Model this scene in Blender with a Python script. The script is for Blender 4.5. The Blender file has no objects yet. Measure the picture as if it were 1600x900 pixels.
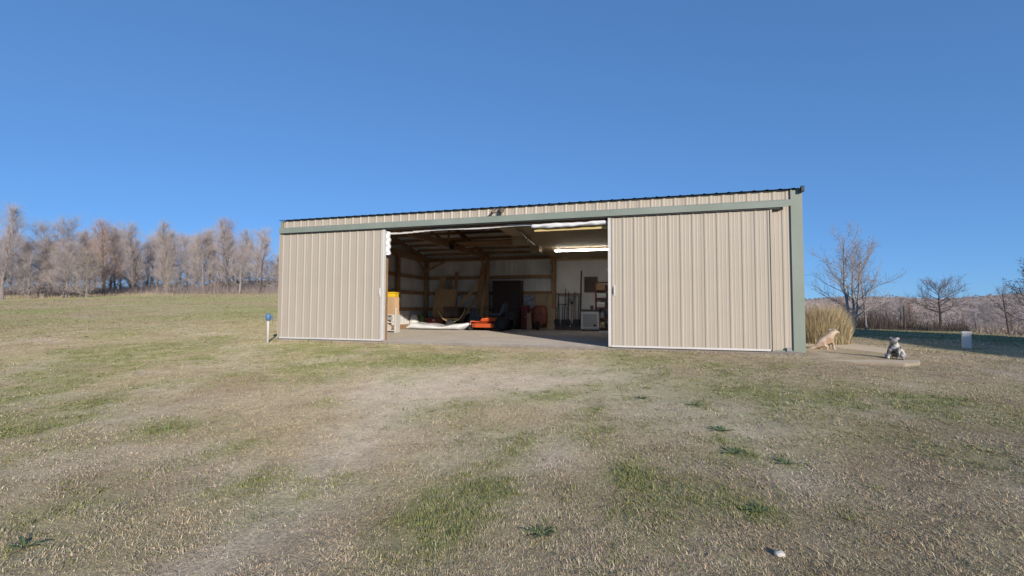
import bpy, bmesh, math, random
import numpy as np
from mathutils import Vector, Matrix
R = math.radians
PI = math.pi
scene = bpy.context.scene
COL = scene.collection

# ------------------------------------------------------------------ camera
CAM = Vector((9.5764, -10.2169, 0.7785))
YAW, PITCH, ROLL = 0.2945, 0.046, 0.0041
cd = bpy.data.cameras.new('camera')
cam = bpy.data.objects.new('camera', cd)
COL.objects.link(cam)
cd.sensor_width = 36.0
cd.lens = 36.0 * 734.59 / 1600.0
cd.clip_start = 0.05
cd.clip_end = 6000
cam.matrix_world = (Matrix.Translation(CAM) @ Matrix.Rotation(YAW, 4, 'Z')
                    @ Matrix.Rotation(PI / 2 + PITCH, 4, 'X') @ Matrix.Rotation(ROLL, 4, 'Z'))
scene.camera = cam

# ------------------------------------------------------------------ sky, sun, exposure
SUN_EL = R(15.0)
SUN_H = Vector((0.62, -0.785)).normalized()          # horizontal direction towards the sun
world = bpy.data.worlds.new('World')
scene.world = world
world.use_nodes = True
wn = world.node_tree
sky = wn.nodes.new('ShaderNodeTexSky')
sky.sky_type = 'NISHITA'
sky.sun_disc = False
sky.sun_elevation = SUN_EL
sky.sun_rotation = math.atan2(SUN_H.x, SUN_H.y)
sky.altitude = 3000
sky.air_density = 1.0
sky.dust_density = 0.0
sky.ozone_density = 4.0
bg = wn.nodes['Background']
bg.inputs['Strength'].default_value = 0.15
gam = wn.nodes.new('ShaderNodeGamma')                 # evens the whole dome, horizon to zenith
gam.inputs['Gamma'].default_value = 0.5
tint = wn.nodes.new('ShaderNodeMix')
tint.data_type = 'RGBA'
tint.blend_type = 'MULTIPLY'
tint.clamp_result = False
tint.inputs['Factor'].default_value = 1.0
tint.inputs['B'].default_value = (0.76, 1.31, 2.05, 1)
wn.links.new(sky.outputs['Color'], gam.inputs['Color'])
wn.links.new(gam.outputs['Color'], tint.inputs['A'])
wn.links.new(tint.outputs['Result'], bg.inputs['Color'])
sd = bpy.data.lights.new('sun', 'SUN')
sun = bpy.data.objects.new('sun', sd)
COL.objects.link(sun)
sd.energy = 4.3
sd.angle = R(0.5)
sd.color = (1.0, 0.92, 0.80)
Ldir = Vector((-SUN_H.x * math.cos(SUN_EL), -SUN_H.y * math.cos(SUN_EL), -math.sin(SUN_EL)))
sun.rotation_euler = Ldir.to_track_quat('-Z', 'Y').to_euler()
sun.location = (30, -30, 20)
vs = scene.view_settings
vs.view_transform = 'Standard'
vs.look = 'None'
vs.exposure = 0.1
vs.gamma = 1.0
vs.use_curve_mapping = False
scene.cycles.max_bounces = 14
scene.cycles.diffuse_bounces = 9

# ------------------------------------------------------------------ materials
def new_mat(name):
    m = bpy.data.materials.new(name)
    m.use_nodes = True
    return m, m.node_tree, m.node_tree.nodes['Principled BSDF']

def mat(name, col, rough=0.6, var=0.18, scale=6.0, bump=0.0, bscale=40.0, metal=0.0, stain=None, stain_scale=1.3,
        stain_amt=0.5, stretch=(1, 1, 1), spec=0.4, emit=None, emit_s=0.0):
    m, nt, b = new_mat(name)
    N, L = nt.nodes, nt.links
    tc = N.new('ShaderNodeTexCoord')
    mp = N.new('ShaderNodeMapping')
    mp.inputs['Scale'].default_value = stretch
    L.new(tc.outputs['Object'], mp.inputs['Vector'])
    nz = N.new('ShaderNodeTexNoise')
    nz.inputs['Scale'].default_value = scale
    nz.inputs['Detail'].default_value = 6
    nz.inputs['Roughness'].default_value = 0.65
    L.new(mp.outputs[0], nz.inputs['Vector'])
    rp = N.new('ShaderNodeMapRange')
    rp.inputs['From Min'].default_value = 0.25
    rp.inputs['From Max'].default_value = 0.75
    rp.inputs['To Min'].default_value = 1.0 - var
    rp.inputs['To Max'].default_value = 1.0 + var
    L.new(nz.outputs['Fac'], rp.inputs['Value'])
    mx = N.new('ShaderNodeMix')
    mx.data_type = 'RGBA'
    mx.blend_type = 'MULTIPLY'
    mx.inputs['Factor'].default_value = 1.0
    mx.inputs['A'].default_value = (*col, 1)
    L.new(rp.outputs[0], mx.inputs['B'])
    out = mx.outputs['Result']
    if stain is not None:
        n2 = N.new('ShaderNodeTexNoise')
        n2.inputs['Scale'].default_value = stain_scale
        n2.inputs['Detail'].default_value = 5
        L.new(mp.outputs[0], n2.inputs['Vector'])
        r2 = N.new('ShaderNodeMapRange')
        r2.inputs['From Min'].default_value = 0.45
        r2.inputs['From Max'].default_value = 0.72
        r2.inputs['To Max'].default_value = stain_amt
        L.new(n2.outputs['Fac'], r2.inputs['Value'])
        m2 = N.new('ShaderNodeMix')
        m2.data_type = 'RGBA'
        L.new(r2.outputs[0], m2.inputs['Factor'])
        L.new(out, m2.inputs['A'])
        m2.inputs['B'].default_value = (*stain, 1)
        out = m2.outputs['Result']
    L.new(out, b.inputs['Base Color'])
    b.inputs['Roughness'].default_value = rough
    if rough > 0.8:
        b.inputs['Diffuse Roughness'].default_value = 1.0
    b.inputs['Metallic'].default_value = metal
    b.inputs['Specular IOR Level'].default_value = spec
    if bump > 0:
        n3 = N.new('ShaderNodeTexNoise')
        n3.inputs['Scale'].default_value = bscale
        n3.inputs['Detail'].default_value = 4
        L.new(mp.outputs[0], n3.inputs['Vector'])
        bp = N.new('ShaderNodeBump')
        bp.inputs['Strength'].default_value = bump
        bp.inputs['Distance'].default_value = 0.02
        L.new(n3.outputs['Fac'], bp.inputs['Height'])
        L.new(bp.outputs[0], b.inputs['Normal'])
    if emit:
        b.inputs['Emission Color'].default_value = (*emit, 1)
        b.inputs['Emission Strength'].default_value = emit_s
    return m

M = {}
M['panel'] = mat('beige_painted_steel', (0.455, 0.39, 0.312), 0.45, 0.05, 3.0, stain=(0.415, 0.36, 0.29), stain_scale=0.9,
                 stain_amt=0.5, stretch=(1, 1, 0.35), bump=0.22, bscale=2.2)
M['panel_in'] = mat('pale_steel_lining', (0.74, 0.72, 0.68), 0.5, 0.08, 2.0, stain=(0.3, 0.29, 0.27), stretch=(1, 1, 0.4))
M['sage'] = mat('sage_painted_steel', (0.235, 0.265, 0.215), 0.4, 0.06, 4.0, stain=(0.32, 0.34, 0.3), stain_scale=1.2)
M['roof'] = mat('dark_green_steel', (0.025, 0.036, 0.045), 0.4, 0.15, 3.0)
M['white'] = mat('white_painted_trim', (0.66, 0.63, 0.60), 0.45, 0.06, 8.0, stain=(0.55, 0.5, 0.45), stain_amt=0.35)
M['wood'] = mat('brown_framing_lumber', (0.36, 0.215, 0.115), 0.75, 0.3, 9.0, stain=(0.25, 0.145, 0.08), stretch=(1, 1, 1))
M['wood2'] = mat('tan_lumber', (0.5, 0.34, 0.18), 0.7, 0.25, 8.0, stain=(0.28, 0.17, 0.09))
M['ply'] = mat('plywood', (0.46, 0.35, 0.21), 0.7, 0.18, 5.0, stain=(0.33, 0.24, 0.14))
M['yellowwood'] = mat('fresh_yellow_lumber', (0.62, 0.47, 0.2), 0.65, 0.15, 6.0)
M['concrete'] = mat('worn_concrete', (0.325, 0.285, 0.24), 0.85, 0.2, 7.0, stain=(0.235, 0.205, 0.175), stain_scale=1.1,
                    stain_amt=0.6, bump=0.15, bscale=60)
M['board_white'] = mat('white_wall_board', (0.72, 0.70, 0.67), 0.6, 0.07, 3.0, stain=(0.46, 0.43, 0.39), stain_scale=1.0)
M['black'] = mat('black_rubber', (0.025, 0.025, 0.027), 0.7, 0.2, 10)
M['dark'] = mat('dark_iron', (0.05, 0.048, 0.048), 0.5, 0.2, 10, metal=0.3)
M['steel'] = mat('dull_steel', (0.33, 0.33, 0.34), 0.4, 0.15, 12, metal=0.7)
M['orange'] = mat('orange_red_paint', (0.62, 0.105, 0.03), 0.4, 0.12, 6, stain=(0.35, 0.09, 0.04))
M['maroon'] = mat('maroon_paint', (0.15, 0.028, 0.024), 0.45, 0.2, 6, stain=(0.1, 0.04, 0.03))
M['rust'] = mat('rusty_red_paint', (0.24, 0.075, 0.045), 0.65, 0.25, 9, stain=(0.13, 0.06, 0.04))
M['darkcab'] = mat('dark_walnut', (0.045, 0.026, 0.022), 0.5, 0.25, 5)
M['yellow'] = mat('yellow_plastic', (0.85, 0.55, 0.03), 0.45, 0.05, 5)
M['card'] = mat('cardboard', (0.5, 0.33, 0.19), 0.85, 0.1, 6, stain=(0.4, 0.26, 0.15))
M['tarp'] = mat('white_plastic_tarp', (0.78, 0.78, 0.8), 0.4, 0.06, 5, bump=0.5, bscale=9)
M['seat'] = mat('blue_grey_vinyl', (0.1, 0.125, 0.16), 0.5, 0.15, 8)
M['green'] = mat('green_sack', (0.12, 0.17, 0.05), 0.7, 0.2, 8)
M['bronze'] = mat('bronze_lamp_metal', (0.26, 0.19, 0.15), 0.45, 0.15, 9, metal=0.4)
M['bluecap'] = mat('blue_plastic', (0.1, 0.2, 0.36), 0.4, 0.1, 8)
M['greypl'] = mat('grey_plastic', (0.36, 0.36, 0.35), 0.5, 0.1, 6)
M['tube'] = mat('fluorescent_tube', (0.9, 0.9, 0.86), 0.4, 0.02, 3, emit=(1.0, 0.96, 0.88), emit_s=26.0)
M['stone'] = mat('pale_stone', (0.6, 0.55, 0.48), 0.8, 0.15, 20, bump=0.3)
M['shingle'] = mat('brown_shingle', (0.12, 0.1, 0.085), 0.9, 0.25, 8)
M['siding'] = mat('pale_siding', (0.62, 0.6, 0.56), 0.6, 0.06, 4)
M['glass'] = mat('dark_window_glass', (0.03, 0.04, 0.05), 0.1, 0.1, 3, spec=0.8)
M['poster'] = mat('pale_blue_print', (0.42, 0.44, 0.48), 0.6, 0.45, 14, stain=(0.06, 0.08, 0.14), stain_scale=7, stain_amt=0.9)
M['bark'] = mat('grey_brown_bark', (0.30, 0.25, 0.225), 0.9, 0.25, 5)
M['bark_pale'] = mat('pale_grey_bark', (0.42, 0.38, 0.34), 0.9, 0.2, 5)
M['bark_dark'] = mat('dark_bark', (0.12, 0.095, 0.085), 0.9, 0.25, 5)
M['twig'] = mat('mauve_brown_twigs', (0.44, 0.375, 0.35), 0.9, 0.2, 2)
M['twig_dark'] = mat('dark_twigs', (0.30, 0.245, 0.23), 0.9, 0.2, 2)
M['twig_russet'] = mat('russet_twigs', (0.43, 0.315, 0.26), 0.9, 0.2, 2)
M['leaf_russet'] = mat('russet_dead_leaves', (0.30, 0.165, 0.105), 0.85, 0.3, 3)
M['leaf_olive'] = mat('olive_yellow_leaves', (0.26, 0.2, 0.09), 0.85, 0.3, 3)
M['evergreen'] = mat('dark_evergreen_needles', (0.035, 0.055, 0.035), 0.8, 0.3, 4)
M['brush'] = mat('brown_brush', (0.46, 0.35, 0.27), 0.9, 0.25, 0.05, stain=(0.52, 0.41, 0.28), stain_scale=0.012)
M['brush_near'] = mat('dark_thicket_stems', (0.115, 0.09, 0.075), 0.9, 0.35, 0.7)
M['straw'] = mat('straw_blades', (0.58, 0.46, 0.27), 0.85, 0.3, 7.0, stain=(0.36, 0.31, 0.15), stain_scale=0.3)
M['straw_far'] = mat('tall_field_grass', (0.50, 0.40, 0.27), 0.9, 0.22, 0.4, stain=(0.30, 0.29, 0.14), stain_scale=0.12)
M['hill'] = mat('leafless_hillside', (0.36, 0.28, 0.235), 0.95, 0.3, 0.02, stain=(0.48, 0.37, 0.29), stain_scale=0.006)

def fur(name, c1, c2, c3, scale, lo, hi):
    m, nt, b = new_mat(name)
    N, L = nt.nodes, nt.links
    tc = N.new('ShaderNodeTexCoord')
    nz = N.new('ShaderNodeTexNoise')
    nz.inputs['Scale'].default_value = scale
    nz.inputs['Detail'].default_value = 3
    L.new(tc.outputs['Object'], nz.inputs['Vector'])
    cr = N.new('ShaderNodeValToRGB')
    e = cr.color_ramp.elements
    e[0].position = lo
    e[0].color = (*c1, 1)
    e[1].position = hi
    e[1].color = (*c2, 1)
    x = cr.color_ramp.elements.new((lo + hi) / 2)
    x.color = (*c3, 1)
    L.new(nz.outputs['Fac'], cr.inputs['Fac'])
    L.new(cr.outputs['Color'], b.inputs['Base Color'])
    b.inputs['Roughness'].default_value = 0.85
    n2 = N.new('ShaderNodeTexNoise')
    n2.inputs['Scale'].default_value = 60
    L.new(tc.outputs['Object'], n2.inputs['Vector'])
    bp = N.new('ShaderNodeBump')
    bp.inputs['Strength'].default_value = 0.6
    bp.inputs['Distance'].default_value = 0.01
    L.new(n2.outputs['Fac'], bp.inputs['Height'])
    L.new(bp.outputs[0], b.inputs['Normal'])
    return m
M['fur_tan'] = fur('tan_and_cream_fur', (0.33, 0.21, 0.135), (0.62, 0.51, 0.40), (0.46, 0.33, 0.23), 7, 0.38, 0.62)
M['statue'] = fur('mottled_grey_stone', (0.06, 0.055, 0.05), (0.55, 0.53, 0.5), (0.27, 0.25, 0.235), 13, 0.4, 0.62)

# ------------------------------------------------------------------ mesh helpers
class MB:
    def __init__(self):
        self.v = []
        self.f = []

    def box(self, x0, x1, y0, y1, z0, z1):
        b = len(self.v)
        self.v += [(x0, y0, z0), (x1, y0, z0), (x1, y1, z0), (x0, y1, z0), (x0, y0, z1), (x1, y0, z1), (x1, y1, z1), (x0, y1, z1)]
        for q in ((0, 3, 2, 1), (4, 5, 6, 7), (0, 1, 5, 4), (1, 2, 6, 5), (2, 3, 7, 6), (3, 0, 4, 7)):
            self.f.append(tuple(b + i for i in q))
        return self

    def beam(self, p, q, w, h, up=(0, 0, 1)):
        """rectangular bar from p to q, w across, h along up"""
        p, q = Vector(p), Vector(q)
        d = (q - p).normalized()
        s = d.cross(Vector(up))
        if s.length < 1e-4:
            s = d.cross(Vector((0, 1, 0)))
        s.normalize()
        u = s.cross(d).normalized()
        b = len(self.v)
        for c in (p, q):
            for a, e in ((-1, -1), (1, -1), (1, 1), (-1, 1)):
                self.v.append(tuple(c + s * (a * w / 2) + u * (e * h / 2)))
        for k in ((0, 1, 2, 3), (7, 6, 5, 4), (0, 4, 5, 1), (1, 5, 6, 2), (2, 6, 7, 3), (3, 7, 4, 0)):
            self.f.append(tuple(b + i for i in k))
        return self

    def tube(self, pts, r, n=8, cap=True):
        pts = [Vector(p) for p in pts]
        k = len(pts)
        if not hasattr(r, '__len__'):
            r = [r] * k
        b = len(self.v)
        ref = Vector((0, 0, 1))
        for i in range(k):
            d = (pts[min(i + 1, k - 1)] - pts[max(i - 1, 0)]).normalized()
            if abs(d.dot(ref)) > 0.95:
                ref = Vector((1, 0, 0)) if abs(d.x) < 0.8 else Vector((0, 1, 0))
            s = d.cross(ref).normalized()
            u = s.cross(d)
            for j in range(n):
                a = 2 * PI * j / n
                self.v.append(tuple(pts[i] + (s * math.cos(a) + u * math.sin(a)) * r[i]))
        for i in range(k - 1):
            for j in range(n):
                j2 = (j + 1) % n
                self.f.append((b + i * n + j, b + i * n + j2, b + (i + 1) * n + j2, b + (i + 1) * n + j))
        if cap:
            self.f.append(tuple(b + j for j in range(n))[::-1])
            self.f.append(tuple(b + (k - 1) * n + j for j in range(n)))
        return self

    def prism(self, poly, axis, a, b_):
        """closed polygon (2 coords) extruded along axis 'x','y' or 'z' from a to b_"""
        b = len(self.v)
        n = len(poly)
        for t in (a, b_):
            for (u, w) in poly:
                self.v.append({'x': (t, u, w), 'y': (u, t, w), 'z': (u, w, t)}[axis])
        self.f.append(tuple(range(b, b + n)))
        self.f.append(tuple(range(b + n, b + 2 * n))[::-1])
        for i in range(n):
            j = (i + 1) % n
            self.f.append((b + i, b + n + i, b + n + j, b + j))
        return self

    def lathe(self, prof, n=16, c=(0, 0, 0)):
        b = len(self.v)
        for (r, z) in prof:
            for j in range(n):
                a = 2 * PI * j / n
                self.v.append((c[0] + r * math.cos(a), c[1] + r * math.sin(a), c[2] + z))
        k = len(prof)
        for i in range(k - 1):
            for j in range(n):
                j2 = (j + 1) % n
                self.f.append((b + i * n + j, b + i * n + j2, b + (i + 1) * n + j2, b + (i + 1) * n + j))
        self.f.append(tuple(b + j for j in range(n))[::-1])
        self.f.append(tuple(b + (k - 1) * n + j for j in range(n)))
        return self

    def mesh(self, name, smooth=False):
        me = bpy.data.meshes.new(name)
        me.from_pydata(self.v, [], self.f)
        bm = bmesh.new()
        bm.from_mesh(me)
        bmesh.ops.recalc_face_normals(bm, faces=bm.faces)
        bm.to_mesh(me)
        bm.free()
        if smooth:
            me.polygons.foreach_set('use_smooth', [True] * len(me.polygons))
        return me

    def build(self, name, m, parent=None, smooth=False, bevel=0.0, loc=None, rot=None):
        o = link(name, self.mesh(name, smooth), m, parent)
        if loc is not None:
            o.location = loc
        if rot is not None:
            o.rotation_euler = rot
        if bevel:
            md = o.modifiers.new('bevel', 'BEVEL')
            md.width = bevel
            md.segments = 2
            md.limit_method = 'ANGLE'
        return o

def link(name, me, m=None, parent=None):
    o = bpy.data.objects.new(name, me)
    COL.objects.link(o)
    if m is not None and len(me.materials) == 0:
        me.materials.append(m)
    if parent is not None:
        o.parent = parent
    return o

def tag(o, label=None, cat=None, group=None, kind=None):
    if label: o['label'] = label
    if cat: o['category'] = cat
    if group: o['group'] = group
    if kind: o['kind'] = kind
    return o

def thing(name, label, cat, loc=(0, 0, 0), rz=0.0, group=None):
    o = bpy.data.objects.new(name, None)
    o.empty_display_size = 0.2
    COL.objects.link(o)
    o.location = loc
    o.rotation_euler = (0, 0, rz)
    return tag(o, label, cat, group)

def np_mesh(name, V, F3, m, cols=None):
    """V (n,3), F3 (k,3) triangles, straight into a mesh"""
    me = bpy.data.meshes.new(name)
    V = np.ascontiguousarray(V, np.float32)
    F3 = np.ascontiguousarray(F3, np.int32)
    me.vertices.add(len(V))
    me.vertices.foreach_set('co', V.ravel())
    me.loops.add(F3.size)
    me.loops.foreach_set('vertex_index', F3.ravel())
    me.polygons.add(len(F3))
    me.polygons.foreach_set('loop_start', np.arange(0, F3.size, 3, dtype=np.int32))
    me.update(calc_edges=True)
    if cols is not None:
        at = me.color_attributes.new('tint', 'FLOAT_COLOR', 'POINT')
        c4 = np.ones((len(V), 4), np.float32)
        c4[:, :3] = cols
        at.data.foreach_set('color', c4.ravel())
    me.materials.append(m)
    return me

# ------------------------------------------------------------------ numeric noise
_rs = np.random.RandomState(7)
_P = _rs.rand(256, 256)
def vnoise(x, y):
    xi = np.floor(x).astype(int)
    yi = np.floor(y).astype(int)
    fx = x - xi
    fy = y - yi
    fx = fx * fx * (3 - 2 * fx)
    fy = fy * fy * (3 - 2 * fy)
    a = _P[xi & 255, yi & 255]
    b = _P[(xi + 1) & 255, yi & 255]
    c = _P[xi & 255, (yi + 1) & 255]
    d = _P[(xi + 1) & 255, (yi + 1) & 255]
    return (a * (1 - fx) + b * fx) * (1 - fy) + (c * (1 - fx) + d * fx) * fy

def fbm(x, y, o=4):
    s = 0
    a = 0.5
    t = 0
    for k in range(o):
        s = s + a * vnoise(x * 2 ** k + 17.3 * k, y * 2 ** k - 9.1 * k)
        t += a
        a *= 0.55
    return s / t

def ss(a, b, t):
    t = np.clip((t - a) / (b - a), 0, 1)
    return t * t * (3 - 2 * t)

# ------------------------------------------------------------------ terrain
W, D, H = 12.3, 8.3, 3.153

def ground_z(x, y):
    x = np.asarray(x, float)
    y = np.asarray(y, float)
    front = 0.066 * np.where(y < 0, -14 * (1 - np.exp(y / 14.0)) * 1.28, 0)
    yp = np.maximum(y, 0)
    left = 0.0745 * np.where(yp < 46, yp, 46 + (np.minimum(yp, 140) - 46) * 0.10)
    left = np.maximum(left, 0.0)
    rx = -0.025 * np.clip(x - 12.5, 0, 22) - 0.006 * np.minimum(yp, 60)
    c = (x - 23.6) * 0.947 - (y - 13.2) * 0.32
    rx = rx - 1.25 * ss(0, 12, c) * ss(-25, -5, y)
    rx = rx - 1.2 * ss(36, 50, y)
    r = np.hypot(x - 9.6, y + 10.2)
    rx = rx - 9 * ss(95, 330, r)
    wl = 1 - ss(-1.6, -0.3, x) * (y < 9) - (y >= 9) * ss(-1.6, 14, x)
    up = wl * left * (1 - ss(120, 400, r)) + (1 - wl) * np.where(y > 0, rx, rx)
    z = -0.035 + front + up
    lump = (fbm(x * 0.9, y * 0.9, 3) - 0.5) * 0.05 + (fbm(x * 0.16 + 5, y * 0.16, 3) - 0.5) * 0.16 * ss(2, 8, r)
    near_barn = (ss(-1.5, -0.2, x) * (1 - ss(14.8, 16, x)) * ss(-1.8, -0.2, y) * (1 - ss(9, 11, y)))
    z = z + lump * (1 - near_barn)
    inb = (x > -0.12) & (x < W + 0.1) & (y > 0.02) & (y < D + 0.1)
    return np.where(inb, -0.12, z)

# patches that the lawn itself has (world x, y, radius across, radius along, strength)
BLOBS = [(7.75, -8.05, 0.21, 0.3, 0.0, 0.5),
         (7.49, -7.59, 0.23, 0.43, 0.0, 0.5),
         (7.12, -6.9, 0.29, 0.68, 0.0, 0.45),
         (6.69, -5.95, 0.4, 0.95, 0.0, 0.45),
         (6.29, -4.81, 0.67, 0.78, 0.0, 0.45),
         (8.38, -7.6, 0.23, 0.24, 0.9, 0.0),
         (8.5, -6.99, 0.18, 0.29, 0.8, 0.0),
         (10.72, -6.75, 0.15, 0.21, 0.5, 0.0),
         (9.8, -6.6, 0.18, 0.3, 0.5, 0.0),
         (5.8, -8.03, 0.26, 0.42, 0.6, 0.0),
         (5.83, -7.61, 0.25, 0.32, 0.5, 0.0),
         (6.64, -7.4, 0.24, 0.36, 0.6, 0.0),
         (8.35, -4.22, 0.33, 0.35, 0.6, 0.0),
         (7.45, -5.03, 0.3, 0.36, 0.6, 0.0),
         (12.02, -5.26, 0.31, 0.55, 0.4, 0.0),
         (3.22, -1.11, 1.79, 0.62, 0.9, 0.0),
         (-0.65, -2.67, 1.83, 1.23, 0.6, 0.0),
         (-0.02, -5.09, 1.14, 1.18, 0.6, 0.0),
         (8.2, -7.49, 0.3, 0.37, 1.0, 0.0),
         (8.3, -6.92, 0.33, 0.31, 0.9, 0.0),
         (9.38, -6.59, 0.19, 0.36, 0.8, 0.0),
         (9.04, -5.61, 0.27, 0.37, 0.7, 0.0),
         (8.94, -7.49, 0.08, 0.12, 1.0, 0.0),
         (10.2, -6.87, 0.14, 0.16, 0.9, 0.0),
         (9.0, -6.96, 0.13, 0.21, 0.7, 0.0),
         (8.43, -5.95, 0.18, 0.26, 0.6, 0.0),
         (2.85, -6.61, 0.54, 1.09, 0.9, 0.0),
         (4.74, -6.63, 0.24, 0.4, 0.9, 0.0),
         (5.93, -6.97, 0.16, 0.28, 0.9, 0.0),
         (3.38, -6.48, 0.31, 0.54, 0.7, 0.0),
         (7.18, -7.67, 0.25, 0.45, 0.55, 0.0),
         (7.25, -7.25, 0.19, 0.33, 0.5, 0.0),
         (3.28, -2.44, 1.83, 1.25, 0.8, 0.0),
         (-1.84, -0.43, 2.43, 2.5, 0.7, 0.0),
         (-2.38, -2.94, 1.91, 1.1, 0.4, 0.0),
         (6.2, -8.46, 0.16, 0.17, 0.9, 0.0),
         (11.92, -3.64, 0.42, 0.44, 0.7, 0.0),
         (12.83, -3.42, 0.38, 0.58, 0.7, 0.0),
         (10.7, -3.57, 0.39, 0.38, 0.7, 0.0),
         (10.17, -5.35, 0.15, 0.29, 1.0, 0.0),
         (10.04, -4.24, 0.13, 0.22, 1.1, 0.0),
         (10.22, -5.77, 0.13, 0.17, 1.0, 0.0),
         (10.57, -5.91, 0.1, 0.16, 0.9, 0.0),
         (9.38, -4.17, 0.15, 0.2, 0.8, 0.0),
         (8.9, -4.71, 0.15, 0.17, 0.7, 0.0),
         (9.35, -7.68, 0.1, 0.12, 0.5, 0.0),
         (5.91, -5.22, 0.16, 0.2, 0.9, 0.0),
         (5.53, -5.21, 0.17, 0.22, 0.8, 0.0),
         (10.01, -7.5, 0.1, 0.13, 0.4, 0.0),
         (9.68, -4.1, 0.98, 1.34, 0.0, 0.9),
         (10.41, -4.88, 0.44, 0.66, 0.0, 0.9),
         (10.55, -6.18, 0.23, 0.45, 0.0, 0.7),
         (7.2, -3.68, 1.48, 1.25, 0.0, 0.8),
         (8.6, -2.2, 1.25, 0.71, 0.0, 0.7),
         (7.34, -8.03, 0.15, 0.4, 0.0, 1.0),
         (7.09, -7.78, 0.12, 0.26, 0.0, 0.8),
         (5.67, -3.97, 1.17, 1.37, 0.0, 0.6),
         (3.92, -6.1, 1.18, 1.27, 0.0, 0.4),
         (7.03, -6.46, 0.53, 1.41, 0.0, 0.45),
         (8.79, -6.62, 0.24, 0.57, 0.0, 0.5),
         (5.68, -1.71, 1.52, 0.62, 0.5, 0.0),
         (11.32, -1.19, 2.06, 0.66, 0.35, 0.0)]
def lawn_state(x, y):
    """green fraction, bare fraction"""
    n1 = fbm(x * 0.55 + 3, y * 0.55 + 8, 4)
    n2 = fbm(x * 1.9 + 31, y * 1.9 - 4, 4)
    n3 = fbm(x * 0.22 - 11, y * 0.22 + 2, 3)
    n4 = fbm(x * 5.5 + 71, y * 5.5 - 44, 3)
    gr = ss(0.50, 0.76, 0.45 * n1 + 0.4 * n2 + 0.22 * n3) * 0.6
    r = np.hypot(x - CAM.x, y - CAM.y)
    gr = gr + ss(14, 26, r) * (0.12 + 0.55 * ss(0.42, 0.66, fbm(x * 0.12 + 9, y * 0.3 + 4, 4)))
    gr = gr * (1 - 0.0 * r)
    ba = ss(0.52, 0.72, fbm(x * 0.8 + 40, y * 0.8 + 77, 4)) * 0.5
    for (bx, by, ra, rb, sg, sb) in BLOBS:
        w = np.exp(-(((x - bx) / ra) ** 2 + ((y - by) / rb) ** 2))
        w = w * np.clip(0.35 + 1.3 * n2, 0, 1.2)
        gr = gr + sg * w * np.clip(2.4 * n4 - 0.45, 0, 1.2)
        ba = ba + sb * w
    return np.clip(gr, 0, 1), np.clip(ba, 0, 1)

DRY = np.array((0.46, 0.37, 0.225))
GREEN = np.array((0.245, 0.262, 0.10))
BARE = np.array((0.56, 0.465, 0.355))

BROWN = np.array((0.335, 0.25, 0.155))
ROSE = np.array((0.45, 0.345, 0.25))
def dry_tone(x, y):
    k = ss(0.46, 0.68, fbm(x * 1.3 + 12, y * 1.3 + 61, 4))[:, None]
    q = ss(0.48, 0.66, fbm(x * 0.35 - 7, y * 0.35 + 23, 3))[:, None]
    c = DRY * (1 - 0.55 * k) + BROWN * 0.55 * k
    return c * (1 - 0.45 * q) + ROSE * 0.45 * q

def lawn_col(g, b, x, y):
    g = g[:, None]
    b = b[:, None]
    c = dry_tone(x, y) * (1 - b) + BARE * b
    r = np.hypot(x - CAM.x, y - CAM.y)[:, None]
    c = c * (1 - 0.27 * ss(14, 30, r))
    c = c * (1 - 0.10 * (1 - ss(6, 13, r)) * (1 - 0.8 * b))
    return c * (1 - g * 0.85) + GREEN * (g * 0.85)

def ground_mat():
    m, nt, b = new_mat('lawn_soil_and_thatch')
    N, L = nt.nodes, nt.links
    at = N.new('ShaderNodeAttribute')
    at.attribute_name = 'tint'
    tc = N.new('ShaderNodeTexCoord')
    def noise(scale, det=8, rough=0.7):
        n = N.new('ShaderNodeTexNoise')
        n.inputs['Scale'].default_value = scale
        n.inputs['Detail'].default_value = det
        n.inputs['Roughness'].default_value = rough
        L.new(tc.outputs['Object'], n.inputs['Vector'])
        return n
    def mr(src, a, b_, c, d):
        r = N.new('ShaderNodeMapRange')
        r.inputs['From Min'].default_value = a
        r.inputs['From Max'].default_value = b_
        r.inputs['To Min'].default_value = c
        r.inputs['To Max'].default_value = d
        L.new(src, r.inputs['Value'])
        return r.outputs[0]
    def mul(a, f):
        x = N.new('ShaderNodeMix')
        x.data_type = 'RGBA'
        x.blend_type = 'MULTIPLY'
        x.inputs['Factor'].default_value = 1
        L.new(a, x.inputs['A'])
        L.new(f, x.inputs['B'])
        return x.outputs['Result']
    fine = noise(38, 6, 0.75)
    mid = noise(4.5, 6, 0.65)
    c = mul(at.outputs['Color'], mr(fine.outputs['Fac'], 0.3, 0.7, 0.5, 1.38))
    c = mul(c, mr(mid.outputs['Fac'], 0.3, 0.7, 0.82, 1.18))
    L.new(c, b.inputs['Base Color'])
    b.inputs['Roughness'].default_value = 0.95
    b.inputs['Diffuse Roughness'].default_value = 1.0
    b.inputs['Specular IOR Level'].default_value = 0.1
    bp = N.new('ShaderNodeBump')
    bp.inputs['Strength'].default_value = 0.75
    bp.inputs['Distance'].default_value = 0.03
    L.new(fine.outputs['Fac'], bp.inputs['Height'])
    L.new(bp.outputs[0], b.inputs['Normal'])
    return m

def blade_mat():
    m, nt, b = new_mat('grass_blades')
    N, L = nt.nodes, nt.links
    at = N.new('ShaderNodeAttribute')
    at.attribute_name = 'tint'
    L.new(at.outputs['Color'], b.inputs['Base Color'])
    b.inputs['Roughness'].default_value = 0.8
    b.inputs['Specular IOR Level'].default_value = 0.25
    return m
M['ground'] = ground_mat()
M['blade'] = blade_mat()

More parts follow.
